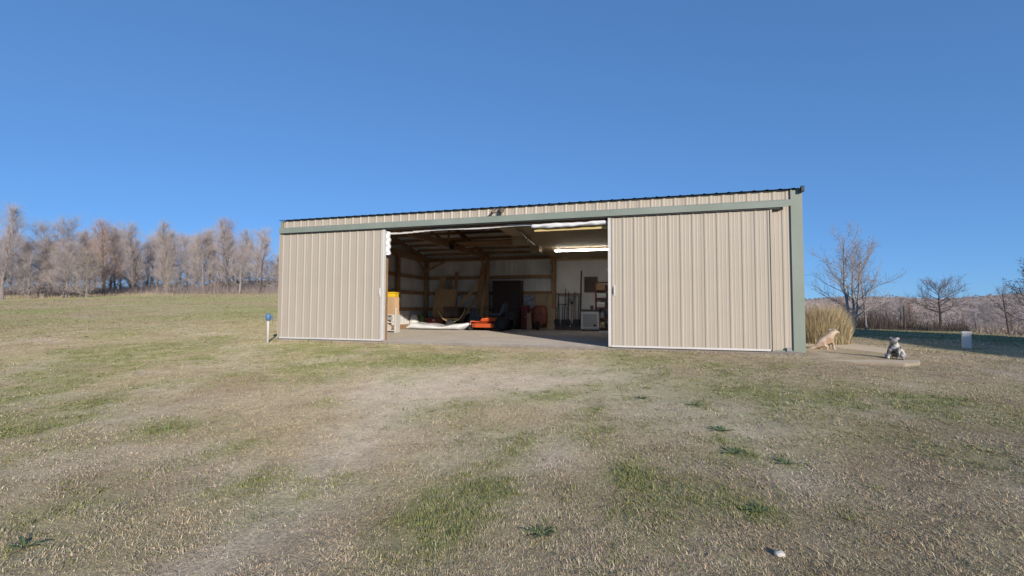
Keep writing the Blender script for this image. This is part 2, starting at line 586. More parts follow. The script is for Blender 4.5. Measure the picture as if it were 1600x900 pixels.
n = 360
u = np.linspace(-1, 1, n)
A_, B_ = 4.4, 7.0
gx = 9.0 + A_ * np.sinh(B_ * u)
gy = -3.0 + A_ * np.sinh(B_ * u)
GX, GY = np.meshgrid(gx, gy)
GZ = ground_z(GX.ravel(), GY.ravel())
gg, bb = lawn_state(GX.ravel(), GY.ravel())
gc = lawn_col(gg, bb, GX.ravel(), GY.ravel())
V = np.stack([GX.ravel(), GY.ravel(), GZ], 1)
idx = np.arange(n * n).reshape(n, n)
a, b, c, d = idx[:-1, :-1].ravel(), idx[:-1, 1:].ravel(), idx[1:, 1:].ravel(), idx[1:, :-1].ravel()
F = np.concatenate([np.stack([a, b, c], 1), np.stack([a, c, d], 1)])
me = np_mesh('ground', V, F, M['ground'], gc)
me.polygons.foreach_set('use_smooth', [True] * len(me.polygons))
tag(link('ground', me), kind='structure')

# hills on the right and behind the barn
FW = Vector((-math.sin(YAW), math.cos(YAW), 0))
RT = Vector((math.cos(YAW), math.sin(YAW), 0))
ridge_u = [-1.3, -0.8, -0.4, 0.0, 0.3, 0.62, 0.72, 0.82, 0.885, 0.953, 1.02, 1.09, 1.25, 1.5, 2.0, 2.6]
ridge_z = [0, 2, 6, 14, 20, 24.5, 30, 31, 26, 28, 35, 38, 44, 46, 40, 36]
hv, hf = [], []
us = np.linspace(-1.3, 2.6, 200)
rows = np.linspace(0, 1, 22)
for t in rows:
    dd = 330 + 620 * t
    for uu in us:
        zt = np.interp(uu, ridge_u, ridge_z)
        prof = -14 + (zt + 14) * (0.25 * t + 0.75 * t * t)
        p = Vector((CAM.x, CAM.y, 0)) + FW * dd + RT * (uu * dd)
        prof += (float(fbm(np.array(p.x * 0.012), np.array(p.y * 0.012), 4)) - 0.5) * 7 * t * (1.0 if t < 0.95 else 0.5)
        hv.append((p.x, p.y, prof))
nu = len(us)
for i in range(len(rows) - 1):
    for j in range(nu - 1):
        q = i * nu + j
        hf.append((q, q + 1, q + nu + 1, q + nu))
me = bpy.data.meshes.new('hills')
me.from_pydata(hv, [], hf)
me.polygons.foreach_set('use_smooth', [True] * len(hf))
tag(link('hills', me, M['hill']), kind='structure')
HV = np.array(hv).reshape(len(rows), nu, 3)

# concrete floor of the barn and the patio beside it
MB().box(0.06, W - 0.06, -0.07, D - 0.02, -0.2, 0.0).build('concrete_floor', M['concrete'], bevel=0.006)['kind'] = 'structure'
pat = MB().prism([(12.42, -0.62), (12.8, -0.82), (13.25, -0.84), (13.5, -0.9), (13.82, -0.66), (14.02, -0.2), (14.5, 1.5), (14.75, 2.3), (14.7, 3.5), (14.6, 4.6), (12.42, 4.8)], 'z', -0.25, -0.082)
M['patio'] = mat('dusty_tan_slab', (0.43, 0.345, 0.245), 0.9, 0.15, 5.0, stain=(0.36, 0.3, 0.2), stain_scale=1.1, stain_amt=0.7, bump=0.3, bscale=30)
pat.build('patio', M['patio'], bevel=0.02)['kind'] = 'structure'

# ------------------------------------------------------------------ the barn
barn = thing('pole_barn', 'beige ribbed steel pole barn with sage trim and two open sliding doors', 'barn')
RIB = 0.2286
def sheet(w, length, rib=0.0115, off=0.075):
    pts = [(0, 0)]
    k = 0
    while True:
        c = off + RIB * k
        if c - 0.032 > w:
            break
        for (px, py) in ((c - 0.033, 0), (c - 0.013, -rib), (c + 0.013, -rib), (c + 0.033, 0),
                         (c + 0.066, 0), (c + 0.076, -0.0035), (c + 0.086, 0), (c + 0.143, 0), (c + 0.153, -0.0035), (c + 0.163, 0)):
            if 0 < px < w:
                pts.append((px, py))
        k += 1
    pts.append((w, 0))
    back = [(x, y + 0.0016) for (x, y) in pts][::-1]
    return MB().prism(pts + back, 'z', 0, length)

_sheets = {}
def add_sheet(name, w, length, m, parent, loc, rot=(0, 0, 0)):
    key = (round(w, 3), round(length, 3), m.name)
    if key not in _sheets:
        me = sheet(w, length).mesh(name)
        me.materials.append(m)
        _sheets[key] = me
    o = link(name, _sheets[key], None, parent)
    o.location = loc
    o.rotation_euler = rot
    return o

# sliding doors: a timber frame that carries ribbed sheets, edge trims and a handle
def sliding_door(x0, x1, handle_x, trim_right, label):
    z0, z1 = 0.012, 2.765
    f = MB()
    for (a, b) in ((z0 + 0.02, z0 + 0.14), (1.3, 1.42), (z1 - 0.14, z1 - 0.02)):
        f.box(x0 + 0.03, x1 - 0.03, -0.098, -0.072, a, b)
    f.box(x0 + 0.031, x0 + 0.12, -0.0985, -0.0725, z0 + 0.021, z1 - 0.021)
    f.box(x1 - 0.12, x1 - 0.031, -0.0985, -0.0725, z0 + 0.021, z1 - 0.021)
    dr = f.build('sliding_door', M['wood'], barn)
    dr['label'] = label
    x = x0 + 0.012
    while x < x1 - 0.03:
        w = min(0.9144, x1 - 0.012 - x)
        add_sheet('steel_panel', w, z1 - z0 - 0.02, M['panel'], dr, (x, -0.106, z0 + 0.01))
        x += w + 0.0006
    for xe, s in ((x0, 1), (x1, -1)):
        tr = MB()
        wv = 0.055 if ((s < 0) == trim_right) else 0.03
        tr.box(min(xe, xe + s * wv), max(xe, xe + s * wv), -0.134, -0.128, z0, z1)
        tr.box(min(xe - s * 0.004, xe), max(xe - s * 0.004, xe), -0.1335, -0.06, z0, z1)
        tr.build('edge_trim', M['white'] if ((s < 0) == trim_right) else M['panel'], dr)
    bt = MB().box(x0 + 0.06, x1 - 0.06, -0.1345, -0.128, z0 - 0.008, z0 + 0.03)
    bt.build('bottom_trim', M['white'], dr)
    h = MB()
    h.tube([(handle_x, -0.134, 1.12), (handle_x, -0.17, 1.13), (handle_x, -0.17, 1.25), (handle_x, -0.134, 1.26)], 0.008, 6)
    h.box(handle_x - 0.02, handle_x + 0.02, -0.139, -0.1345, 1.08, 1.3)
    h.build('handle', M['white'], dr)
    return dr
sliding_door(0.07, 3.24, 3.14, True, 'left sliding door slid open toward the corner')
sliding_door(8.645, 11.76, 8.77, False, 'right sliding door with crisp vertical ribs')

# front wall: nailer timbers with the sheets above the track and beside the doors
fw = MB()
fw.box(0.0, W, 0.0, 0.04, 2.78, 3.08)
fw.box(11.3, W - 0.04, 0.0, 0.04, 0.1, 0.24)
fw.box(0.04, 3.0, 0.0, 0.04, 0.1, 0.24)
fwo = fw.build('front_wall', M['wood'], barn)
x = 0.08
while x < W - 0.2:
    w = min(0.9144, W - 0.05 - x)
    add_sheet('wall_panel', w, 0.30, M['panel'], fwo, (x, -0.004, 2.83))
    x += w + 0.0006
add_sheet('wall_panel', 0.75, 2.82, M['panel'], fwo, (11.45, -0.006, 0.005))
for i in range(3):
    add_sheet('wall_panel', 0.9144, 2.82, M['panel'], fwo, (0.06 + i * 0.915, -0.006, 0.005))
for i in range(3):
    add_sheet('wall_panel', 0.9144, 2.82, M['panel'], fwo, (8.73 + i * 0.915, -0.006, 0.005))
MB().box(8.70, 12.1, -0.045, -0.028, -0.01, 0.02).build('base_trim', M['sage'], barn)

# sage trims: track cover and corners
tcv = MB().prism([(-0.026, 2.94), (-0.17, 2.905), (-0.185, 2.885), (-0.185, 2.765), (-0.178, 2.765), (-0.178, 2.88), (-0.165, 2.897), (-0.026, 2.932)], 'x', 0.085, 12.02)
tcv.build('track_cover', M['sage'], barn)
MB().prism([(12.02, 2.765), (12.11, 2.80), (12.11, 2.9), (12.02, 2.9)], 'y', -0.181, -0.176).build('track_cover_end', M['sage'], barn)
MB().prism([(-0.16, 2.742), (-0.06, 2.742), (-0.06, 2.762), (-0.16, 2.762)], 'x', 0.2, 11.9).build('door_track', M['dark'], barn)
for x0, x1, sx in ((W - 0.19, W + 0.012, 1), (-0.012, 0.07, -1)):
    ct = MB().box(x0, x1, -0.035, -0.027, -0.02, 3.12)
    xs = (W + 0.004, W + 0.012) if sx > 0 else (-0.012, -0.004)
    ct.box(xs[0], xs[1], -0.0265, 0.16, -0.02, 3.12)
    ct.box(x0 + (0 if sx > 0 else x1 - x0 - 0.02), x0 + (0.02 if sx > 0 else x1 - x0), -0.043, -0.036, -0.019, 3.119)
    ct.build('corner_trim', M['sage'], barn)
# dried mud and a small guide bracket at the foot of the right corner
MB().box(11.98, 12.06, -0.075, -0.028, 0.0, 0.07).build('door_guide', M['steel'], barn, bevel=0.006)

# roof
SL = 0.19
ang = math.atan(SL)
yr = D / 2
rl = (yr + 0.13) / math.cos(ang)
zr = H + SL * (yr + 0.10)
roof = MB().prism([(yr - 0.2, zr - 0.025), (yr, zr + 0.02), (yr + 0.2, zr - 0.025), (yr + 0.2, zr - 0.03), (yr, zr + 0.012), (yr - 0.2, zr - 0.03)], 'x', -0.05, W + 0.05).build('roof', M['roof'], barn)
x = -0.04
M['roof_in'] = M['panel_in']
while x < W:
    w = min(0.9144, W + 0.04 - x)
    add_sheet('roof_panel', w, rl, M['roof'], roof, (x, -0.10, H - 0.024), (-(PI / 2 - ang), 0, 0))
    add_sheet('roof_panel', w, rl, M['roof'], roof, (W - x, D + 0.10, H - 0.024), (-(PI / 2 - ang), 0, PI))
    # pale lining under the steel, as seen from inside
    for s in (0, 1):
        ln = MB().box(0, w, 0.004, 0.008, 0.16, rl - 0.02)
        o = ln.build('roof_lining', M['panel_in'], roof)
        o.location = (x, -0.10, H - 0.03) if s == 0 else (W - x, D + 0.10, H - 0.03)
        o.rotation_euler = (-(PI / 2 - ang), 0, 0 if s == 0 else PI)
    x += w + 0.0006
ed = MB().box(W - 0.03, W + 0.03, -0.135, -0.055, H - 0.10, H + 0.012)
ed.build('rake_end_cap', M['roof'], barn, bevel=0.008)
def roof_under(y):
    return H - 0.05 + SL * (min(y, D - y) + 0.1)

# side and back walls
def wall_sheets(part, length, n_axis, total, place, m):
    s = 0.0
    while s < total - 0.02:
        w = min(0.9144, total - s)
        loc, rot = place(s)
        add_sheet('wall_panel', w, length, m, part, loc, rot)
        s += w + 0.0006
skirt = MB().box(0.04, W - 0.04, D - 0.04, D, 0.0, 0.18).build('back_wall', M['wood'], barn)
wall_sheets(skirt, 3.135, 'x', W - 0.02, lambda s: ((W - 0.01 - s, D + 0.012, 0.0), (0, 0, PI)), M['panel_in'])
skirt = MB().box(0.0, 0.04, 0.06, D - 0.06, 0.0, 0.18).build('left_wall', M['wood'], barn)
wall_sheets(skirt, 3.05, 'y', D - 0.02, lambda s: ((-0.002, D - 0.01 - s, 0.0), (0, 0, -PI / 2)), M['panel_in'])
skirt = MB().box(W - 0.04, W, 0.06, D - 0.06, 0.0, 0.18).build('right_wall', M['wood'], barn)
wall_sheets(skirt, 3.05, 'y', D - 0.02, lambda s: ((W + 0.002, 0.01 + s, 0.0), (0, 0, PI / 2)), M['panel_in'])
for x0 in (0.012, W - 0.018):
    MB().prism([(0.0, 3.0), (D, 3.0), (D, 3.10), (yr, zr - 0.06), (0.0, 3.10)], 'x', x0, x0 + 0.006).build('gable_panel', M['panel_in'], barn)

# framing
BX = [0.13, 2.94, 5.75, 8.82, W - 0.13]
def post(x, y, z1=2.98, w=0.14):
    MB().box(x - w / 2, x + w / 2, y - w / 2, y + w / 2, 0.0, z1).build('post', M['wood'], barn, bevel=0.004)
for bx in BX:
    post(bx, D - 0.13)
for bx in (0.13, 3.08, 8.82, W - 0.13):
    post(bx, 0.13)
for by in (2.9, 5.8):
    post(0.13, by)
    post(W - 0.13, by)
for z in (0.78, 1.46, 2.12, 2.90):
    MB().box(0.05, W - 0.05, D - 0.058, D - 0.02, z - 0.07, z + 0.07).build('girt', M['wood'], barn)
    MB().box(0.016, 0.056, 0.06, D - 0.06, z - 0.07, z + 0.07).build('girt', M['wood'], barn)
    MB().box(W - 0.056, W - 0.018, 0.06, D - 0.06, z - 0.07, z + 0.07).build('girt', M['wood'], barn)
for bx in BX:
    for s in ((-0.095, -0.055), (0.055, 0.095)):
        pass
    MB().box(bx - 0.04, bx + 0.04, 0.06, D - 0.06, 2.86, 3.05).build('tie_beam', M['wood'], barn)
    for (ya, yb) in ((0.02, yr - 0.02), (D - 0.02, yr + 0.02)):
        MB().beam((bx, ya, roof_under(ya) - 0.19), (bx, yb, roof_under(yb) - 0.19), 0.06, 0.16).build('rafter', M['wood'], barn)
    MB().beam((bx + 0.055, yr, 3.0), (bx + 0.055, yr, zr - 0.2), 0.04, 0.09).build('king_post', M['wood'], barn)
    for sgn in (-1, 1):
        MB().beam((bx - 0.06, yr + sgn * 0.1, 3.05), (bx - 0.06, yr + sgn * 1.9, roof_under(yr + sgn * 1.9) - 0.2), 0.04, 0.09).build('truss_web', M['wood'], barn)
y = 0.12
while y < D - 0.05:
    if abs(y - yr) > 0.05:
        z = roof_under(y) - 0.055
        MB().box(0.05, W - 0.05, y - 0.02, y + 0.02, z - 0.05, z + 0.04).build('purlin', M['wood'], barn)
    y += 0.61
for (p, q) in (((0.14, 7.6, 2.25), (1.15, 8.15, 2.9)), ((0.16, 8.1, 2.2), (0.16, 7.2, 2.92)), ((2.94, 7.95, 2.3), (2.94, 7.25, 2.9)), ((5.75, 7.95, 2.3), (5.75, 7.25, 2.9))):
    MB().beam(p, q, 0.04, 0.09).build('knee_brace', M['wood'], barn)

# opening: liner board, and the lowered ceiling on the right half
MB().box(3.2, 8.7, 0.045, 0.085, 2.74, 3.02).build('header_beam', M['wood'], barn)
lb = MB()
xs = np.linspace(3.2, 6.95, 26)
for i in range(25):
    z = 2.648 + 0.012 * math.sin(xs[i] * 3.1) - 0.03 * ss(3.0, 5.0, 8.2 - xs[i])
    lb.box(xs[i], xs[i + 1], 0.0 - 0.004 * (i % 2), 0.03 + 0.003 * (i % 3), z + 0.022, z + 0.058 + 0.006 * (i % 2))
lb.build('liner_strip', M['white'], barn)
MB().box(5.86, W - 0.06, 0.22, D - 0.07, 2.80, 2.83).build('dropped_ceiling', M['ply'], barn)
MB().box(6.98, 8.72, 0.06, 0.12, 2.545, 2.592).build('ceiling_ledger', M['yellowwood'], barn, bevel=0.004)
MB().box(5.80, 8.7, 0.215, 0.255, 2.70, 2.80).build('ceiling_ledger', M['wood'], barn)
MB().box(5.82, 6.25, 2.2, 2.26, 2.55, 3.0).build('plywood_gusset', M['ply'], barn)
MB().box(5.82, 6.12, 4.1, 4.5, 2.62, 2.98).build('plywood_gusset', M['ply'], barn)
wb_ = MB()
x = 5.84
k = 0
while x < W - 0.1:
    w = min(1.22, W - 0.1 - x)
    MB().box(x + 0.002, x + w - 0.002, D - 0.085 - 0.003 * (k % 2), D - 0.066, 0.0, 2.80).build('wall_board', M['board_white'], barn)
    x += w
    k += 1
MB().box(5.84, 8.9, D - 0.12, D - 0.09, 2.72, 2.797).build('cornice_board', M['ply'], barn)

# ------------------------------------------------------------------ things fixed to the barn
fl = thing('fluorescent_light', 'long white fluorescent strip light under the lowered barn ceiling', 'light', (7.35, 5.0, 2.80))
MB().box(-0.95, 0.95, -0.06, 0.06, -0.06, -0.002).build('housing', M['white'], fl, bevel=0.006)
MB().tube([(-0.9, -0.045, -0.08), (0.9, -0.045, -0.08)], 0.019, 8).build('tube', M['tube'], fl)
MB().tube([(-0.9, 0.045, -0.08), (0.9, 0.045, -0.08)], 0.019, 8).build('tube', M['tube'], fl)

ld = thing('flood_light', 'small bronze twin flood light on the fascia above the opening', 'light', (6.2, -0.03, 3.04))
MB().box(-0.05, 0.05, -0.04, 0.0, -0.045, 0.045).build('base', M['bronze'], ld, bevel=0.006)
MB().tube([(0.03, -0.04, 0.0), (0.05, -0.09, 0.02), (-0.1, -0.12, 0.025)], 0.012, 6).build('arm', M['bronze'], ld)
MB().tube([(0.02, -0.08, 0.02), (0.07, -0.13, 0.0), (0.10, -0.16, -0.02)], [0.03, 0.05, 0.055], 10).build('lamp_head', M['bronze'], ld)
MB().tube([(-0.1, -0.11, 0.03), (-0.13, -0.15, -0.03), (-0.15, -0.17, -0.06)], [0.025, 0.035, 0.04], 10).build('lamp_head', M['bronze'], ld)

def lumpy_roll(name, p, q, r, m, seed, squash=0.7, n=40, parent=None):
    rnd = random.Random(seed)
    p, q = Vector(p), Vector(q)
    mb = MB()
    N = 14
    ph = [rnd.uniform(0, 6) for _ in range(6)]
    for i in range(n + 1):
        t = i / n
        c = p.lerp(q, t)
        for j in range(N):
            a = 2 * PI * j / N
            rr = r * (1 + 0.16 * math.sin(9 * t + ph[0] + 2 * a) + 0.12 * math.sin(23 * t + ph[1] + 3 * a) + 0.08 * math.sin(41 * t + ph[2] - a))
            if i in (0, n):
                rr *= 0.75
            mb.v.append((c.x, c.y + rr * math.cos(a) * 0.8, c.z + rr * math.sin(a) * squash))
    for i in range(n):
        for j in range(N):
            j2 = (j + 1) % N
            mb.f.append((i * N + j, i * N + j2, (i + 1) * N + j2, (i + 1) * N + j))
    mb.f.append(tuple(range(N))[::-1])
    mb.f.append(tuple(n * N + j for j in range(N)))
    return mb.build(name, m, parent, smooth=True)
tag(lumpy_roll('rolled_tarp', (6.93, -0.015, 2.652), (8.62, -0.015, 2.662), 0.064, M['tarp'], 4, 0.72), 'rolled white tarp tied up under the header over the opening', 'tarp')
tf = MB()
zz = np.linspace(2.70, 2.12, 14)
for i in range(13):
    a, b = zz[i], zz[i + 1]
    o1, o2 = 0.02 * math.sin(i * 1.7), 0.02 * math.sin((i + 1) * 1.7)
    k = len(tf.v)
    for (z, o) in ((a, o1), (b, o2)):
        tf.v += [(3.235, -0.05 + o, z), (3.31 + o, -0.02, z), (3.31 + o, 0.03, z), (3.235, 0.03, z)]
    for j in range(4):
        tf.f.append((k + j, k + (j + 1) % 4, k + 4 + (j + 1) % 4, k + 4 + j))
    if i == 0: tf.f.append((k, k + 1, k + 2, k + 3))
    if i == 12: tf.f.append((k + 4, k + 5, k + 6, k + 7))
tag(tf.build('hanging_tarp', M['tarp']), 'strip of white tarp hanging at the top of the left door edge', 'tarp')

cn = MB().tube([(6.42, 0.4, 2.72), (6.28, 1.6, 2.76), (6.2, 2.3, 2.74), (6.05, 3.6, 2.79), (5.93, 4.6, 2.82)], 0.022, 8)
tag(cn.build('conduit', M['steel'], smooth=True), 'pale conduit running back along the edge of the lowered ceiling', 'conduit')

# ------------------------------------------------------------------ barn contents
def leaning(name, label, cat, x0, x1, y_foot, y_top, z1, m, th=0.03, tilt=0.0, group=None):
    """board standing on the floor and leaning towards the back wall"""
    w = (x1 - x0)
    L_ = math.hypot(z1, y_top - y_foot)
    o = MB().box(-w / 2, w / 2, -th / 2, th / 2, 0, L_).build(name, m, None, bevel=0.003)
    o.location = ((x0 + x1) / 2, y_foot, 0.0 + abs(math.sin(tilt)) * w / 2)
    o.rotation_euler = (-math.atan2(y_top - y_foot, z1), tilt, 0)
    return tag(o, label, cat, group)
G_ = 'lumber leaning against the back wall'
leaning('plank', 'tall tan plank leaning on the back wall left of the plywood sheet', 'plank', 0.78, 1.06, 7.75, 8.16, 2.15, M['wood2'], 0.04, 0, G_)
leaning('plywood_sheet', 'wide tan plywood sheet leaning low on the back wall', 'plywood', 0.62, 1.62, 7.62, 7.98, 1.62, M['wood2'], 0.02, 0.03)
leaning('plank', 'narrow grey brown plank, tallest one beside the plywood sheet', 'plank', 1.48, 1.62, 7.85, 8.16, 2.36, M['wood'], 0.04, 0, G_)
leaning('plank', 'short dark plank between the two tall planks', 'plank', 1.22, 1.34, 7.8, 8.15, 2.02, M['wood'], 0.04, 0, G_)
for (p, q, w_, lb_, m_) in (((1.55, 7.5, 0.45), (2.78, 8.08, 2.12), 0.13, 'wide plank lying diagonally against the post', 'wood2'),
                            ((2.0, 7.6, 0.3), (2.80, 8.06, 1.75), 0.07, 'thin dark pole slanting under the diagonal plank', 'wood')):
    tag(MB().beam(p, q, 0.04, w_, up=(0, 0, 1)).build('slanting_plank', M[m_], None, bevel=0.003), lb_, 'plank')
leaning('plank', 'broad brown board standing against the middle back post, left one', 'plank', 2.58, 2.80, 7.6, 8.1, 2.5, M['wood'], 0.04, 0.03)
leaning('plank', 'brown board standing against the middle back post, right one', 'plank', 2.98, 3.14, 7.7, 8.05, 2.62, M['wood'], 0.04, -0.02)
leaning('plank', 'tan board standing in front of the middle back post', 'plank', 2.8, 2.96, 7.45, 8.0, 1.75, M['wood2'], 0.03, 0.0)
for i, (y0, w_, z) in enumerate(((4.6, 0.28, 3.06), (4.95, 0.24, 3.06), (5.3, 0.28, 3.06), (4.75, 0.26, 3.105), (5.1, 0.26, 3.105))):
    tag(MB().box(2.2 + 0.07 * i, 5.55 + 0.06 * i, y0, y0 + w_, z, z + 0.04).build('stored_board', M['wood']),
        'dark board stored flat across the roof ties', 'board', 'boards stored on the roof ties')

# hanging hoist
ho = thing('chain_hoist', 'dark chain hoist hanging from a roof tie', 'hoist', (3.1, 4.2, 2.86))
MB().tube([(0, 0, 0.18), (0, 0, 0.08)], 0.012, 6).build('hanger', M['dark'], ho)
MB().box(-0.08, 0.08, -0.05, 0.05, -0.08, 0.08).build('housing', M['dark'], ho, bevel=0.02)
MB().tube([(-0.03, 0, -0.08), (-0.035, 0, -0.28), (0.0, 0.0, -0.33), (0.04, 0, -0.26), (0.04, 0, -0.08)], 0.01, 6).build('chain', M['steel'], ho)
MB().tube([(-0.22, 0.02, 0.13), (-0.14, 0.0, 0.17), (-0.06, 0, 0.10), (0.08, 0, 0.15), (0.2, 0.02, 0.06)], 0.02, 6).build('cable', M['dark'], ho)

# white stand with a carton and a yellow tub on top
st = thing('plastic_stand', 'white plastic stand beside the left door holding a carton', 'stand', (1.13, 3.8, 0))
for sx in (-0.16, 0.17):
    MB().box(sx - 0.015, sx + 0.015, -0.17, 0.17, 0, 0.60).build('side_panel', M['white'], st, bevel=0.004)
for z in (0.05, 0.32, 0.57):
    MB().box(-0.144, 0.154, -0.165, 0.165, z, z + 0.03).build('shelf', M['white'], st, bevel=0.004)
MB().box(0.187, 0.24, -0.19, -0.14, 0, 0.82).build('upright', M['white'], st, bevel=0.004)
MB().box(-0.1, 0.1, -0.172, -0.167, 0.42, 0.52).build('label_plate', M['greypl'], st)
cb = thing('cardboard_box', 'tall tan carton standing on the white plastic stand', 'carton', (1.13, 3.8, 0.602))
MB().box(-0.15, 0.15, -0.15, 0.15, 0, 0.58).build('body', M['card'], cb, bevel=0.006)
MB().box(-0.03, 0.03, -0.1525, -0.1505, 0.01, 0.57).build('tape', M['ply'], cb)
MB().box(-0.16, 0.165, -0.155, -0.1505, 0.0, 0.03).build('bottom_flap', M['card'], cb)
yt = thing('yellow_tub', 'yellow plastic tub on top of the tan carton', 'tub', (1.12, 3.8, 1.183))
MB().prism([(-0.15, -0.14), (0.15, -0.14), (0.15, 0.14), (-0.15, 0.14)], 'z', 0, 0.12).build('body', M['yellow'], yt, bevel=0.015)
MB().box(-0.168, 0.168, -0.158, 0.158, 0.122, 0.17).build('lid', M['yellow'], yt, bevel=0.012)

# tarp bundle on the floor
def tarp_bundle():
    nx, na = 60, 18
    mb = MB()
    for i in range(nx + 1):
        t = i / nx
        x = 0.4 + 2.5 * t
        hh = 0.22 + 0.04 * math.sin(7 * t + 1) + 0.02 * math.sin(19 * t)
        ww = 0.5 + 0.06 * math.sin(5 * t)
        lift = 0.0
        if t > 0.86:
            e = (t - 0.86) / 0.14
            ww *= 1 - 0.55 * e
            hh *= 1 - 0.45 * e
            lift = 0.13 * e
        if t < 0.06:
            hh *= 0.5 + 0.5 * t / 0.06
        for j in range(na):
            a = 2 * PI * j / na
            cx, sx = math.cos(a), math.sin(a)
            q = lambda v, e: math.copysign(abs(v) ** e, v)
            yy = ww * q(cx, 0.7)
            zz = hh * 0.5 * (1 + q(sx, 0.8)) * (1 + 0.12 * math.sin(9 * t + 2.5 * a))
            mb.v.append((x + 0.05 * math.sin(3 * a), 6.45 + yy + 0.03 * math.sin(11 * t), 0.003 + max(0, zz) + lift))
    for i in range(nx):
        for j in range(na):
            j2 = (j + 1) % na
            mb.f.append((i * na + j, i * na + j2, (i + 1) * na + j2, (i + 1) * na + j))
    mb.f.append(tuple(range(na))[::-1])
    mb.f.append(tuple(nx * na + j for j in range(na)))
    return mb
tag(tarp_bundle().build('tarp_bundle', M['tarp'], smooth=True), 'long white tarp bundle lying on the sunlit concrete floor', 'tarp')

# clutter behind the bundle
tb = thing('tool_chest', 'low dark red chest on the floor behind the white tarp bundle', 'chest', (1.0, 7.35, 0))
MB().box(-0.42, 0.42, -0.2, 0.2, 0, 0.34).build('body', M['maroon'], tb, bevel=0.01)
MB().box(-0.43, 0.43, -0.21, 0.21, 0.343, 0.42).build('lid', M['maroon'], tb, bevel=0.01)
MB().box(-0.05, 0.05, -0.222, -0.212, 0.3, 0.37).build('latch', M['steel'], tb)
sk = MB().lathe([(0.13, 0), (0.17, 0.1), (0.16, 0.35), (0.13, 0.48), (0.05, 0.55), (0.07, 0.6)], 14)
tag(sk.build('green_sack', M['green'], None, smooth=True, loc=(0.42, 7.2, 0.0)), 'upright green sack near the left wall behind the tarp bundle', 'sack')
bk = thing('bucket', 'grey plastic bucket against the left wall', 'bucket', (0.62, 7.75, 0))
MB().lathe([(0.13, 0), (0.16, 0.36), (0.17, 0.37), (0.17, 0.39), (0.15, 0.39), (0.12, 0.03)], 18).build('body', M['greypl'], bk, smooth=True)
MB().tube([(-0.165, 0, 0.36), (-0.12, -0.12, 0.26), (0, -0.17, 0.22), (0.12, -0.12, 0.26), (0.165, 0, 0.36)], 0.006, 5).build('handle', M['steel'], bk)
bag = MB().lathe([(0.16, 0), (0.2, 0.08), (0.19, 0.3), (0.12, 0.5), (0.1, 0.56)], 12)
tag(bag.build('white_sack', M['board_white'], None, smooth=True, loc=(0.22, 6.95, 0.0)), 'off-white sack slumped in the left corner of the barn', 'sack')

def wheel(name, r, w, parent, loc, axis='y', tyre='black', rim='dark'):
    """tyre with a rim as its sub-part"""
    mb = MB()
    n = 20
    prof = [(r * 0.62, -w / 2), (r * 0.9, -w / 2), (r, -w * 0.3), (r, w * 0.3), (r * 0.9, w / 2), (r * 0.62, w / 2)]
    for (rr, z) in prof:
        for j in range(n):
            a = 2 * PI * j / n
            p = (rr * math.cos(a), z, rr * math.sin(a)) if axis == 'y' else (z, rr * math.cos(a), rr * math.sin(a))
            mb.v.append(p)
    k = len(prof)
    for i in range(k):
        i2 = (i + 1) % k
        for j in range(n):
            j2 = (j + 1) % n
            mb.f.append((i * n + j, i * n + j2, i2 * n + j2, i2 * n + j))
    t = mb.build(name, M[tyre], parent, smooth=False, loc=loc)
    a, b = ((0, -w * 0.35, 0), (0, w * 0.35, 0)) if axis == 'y' else ((-w * 0.35, 0, 0), (w * 0.35, 0, 0))
    MB().tube([a, b], r * 0.6, 14).build('rim', M[rim], t)
    return t

# wheelbarrow with its tan handles, front towards the camera
wbw = thing('wheelbarrow', 'dark wheelbarrow with curved tan handles behind the tarp bundle', 'wheelbarrow', (1.95, 7.0, 0), R(8))
wb_tray = MB()
for (q_, z_) in ((0.30, 0.40), (0.62, 0.43), (0.86, 0.56), (0.97, 0.72), (1.0, 0.86), (1.02, 0.88), (0.95, 0.86), (0.90, 0.72), (0.78, 0.58), (0.5, 0.47)):
    for j in range(20):
        a_ = 2 * PI * j / 20
        cs, sn_ = math.cos(a_), math.sin(a_)
        wb_tray.v.append((0.40 * q_ * math.copysign(abs(cs) ** 0.75, cs), 0.45 * q_ * math.copysign(abs(sn_) ** 0.75, sn_), z_))
for i in range(9):
    for j in range(20):
        wb_tray.f.append((i * 20 + j, i * 20 + (j + 1) % 20, (i + 1) * 20 + (j + 1) % 20, (i + 1) * 20 + j))
wb_tray.f.append(tuple(range(20))[::-1])
wb_tray.f.append(tuple(180 + j for j in range(20)))
wb_tray.build('tray', M['darkcab'], wbw, smooth=True)
wheel('wheel', 0.19, 0.09, wbw, (0, -0.5, 0.19))
for s in (-1, 1):
    MB().tube([(s * 0.05, -0.5, 0.2), (s * 0.12, -0.42, 0.3), (s * 0.32, -0.38, 0.40), (s * 0.5, -0.36, 0.66), (s * 0.55, -0.34, 0.8)], 0.022, 8).build('handle', M['ply'], wbw, smooth=True)
    MB().tube([(s * 0.22, 0.2, 0.42), (s * 0.26, 0.3, 0.0)], 0.018, 6).build('leg', M['dark'], wbw)
MB().beam((-0.28, -0.40, 0.40), (0.28, -0.40, 0.40), 0.05, 0.06).build('cross_bar', M['wood2'], wbw)

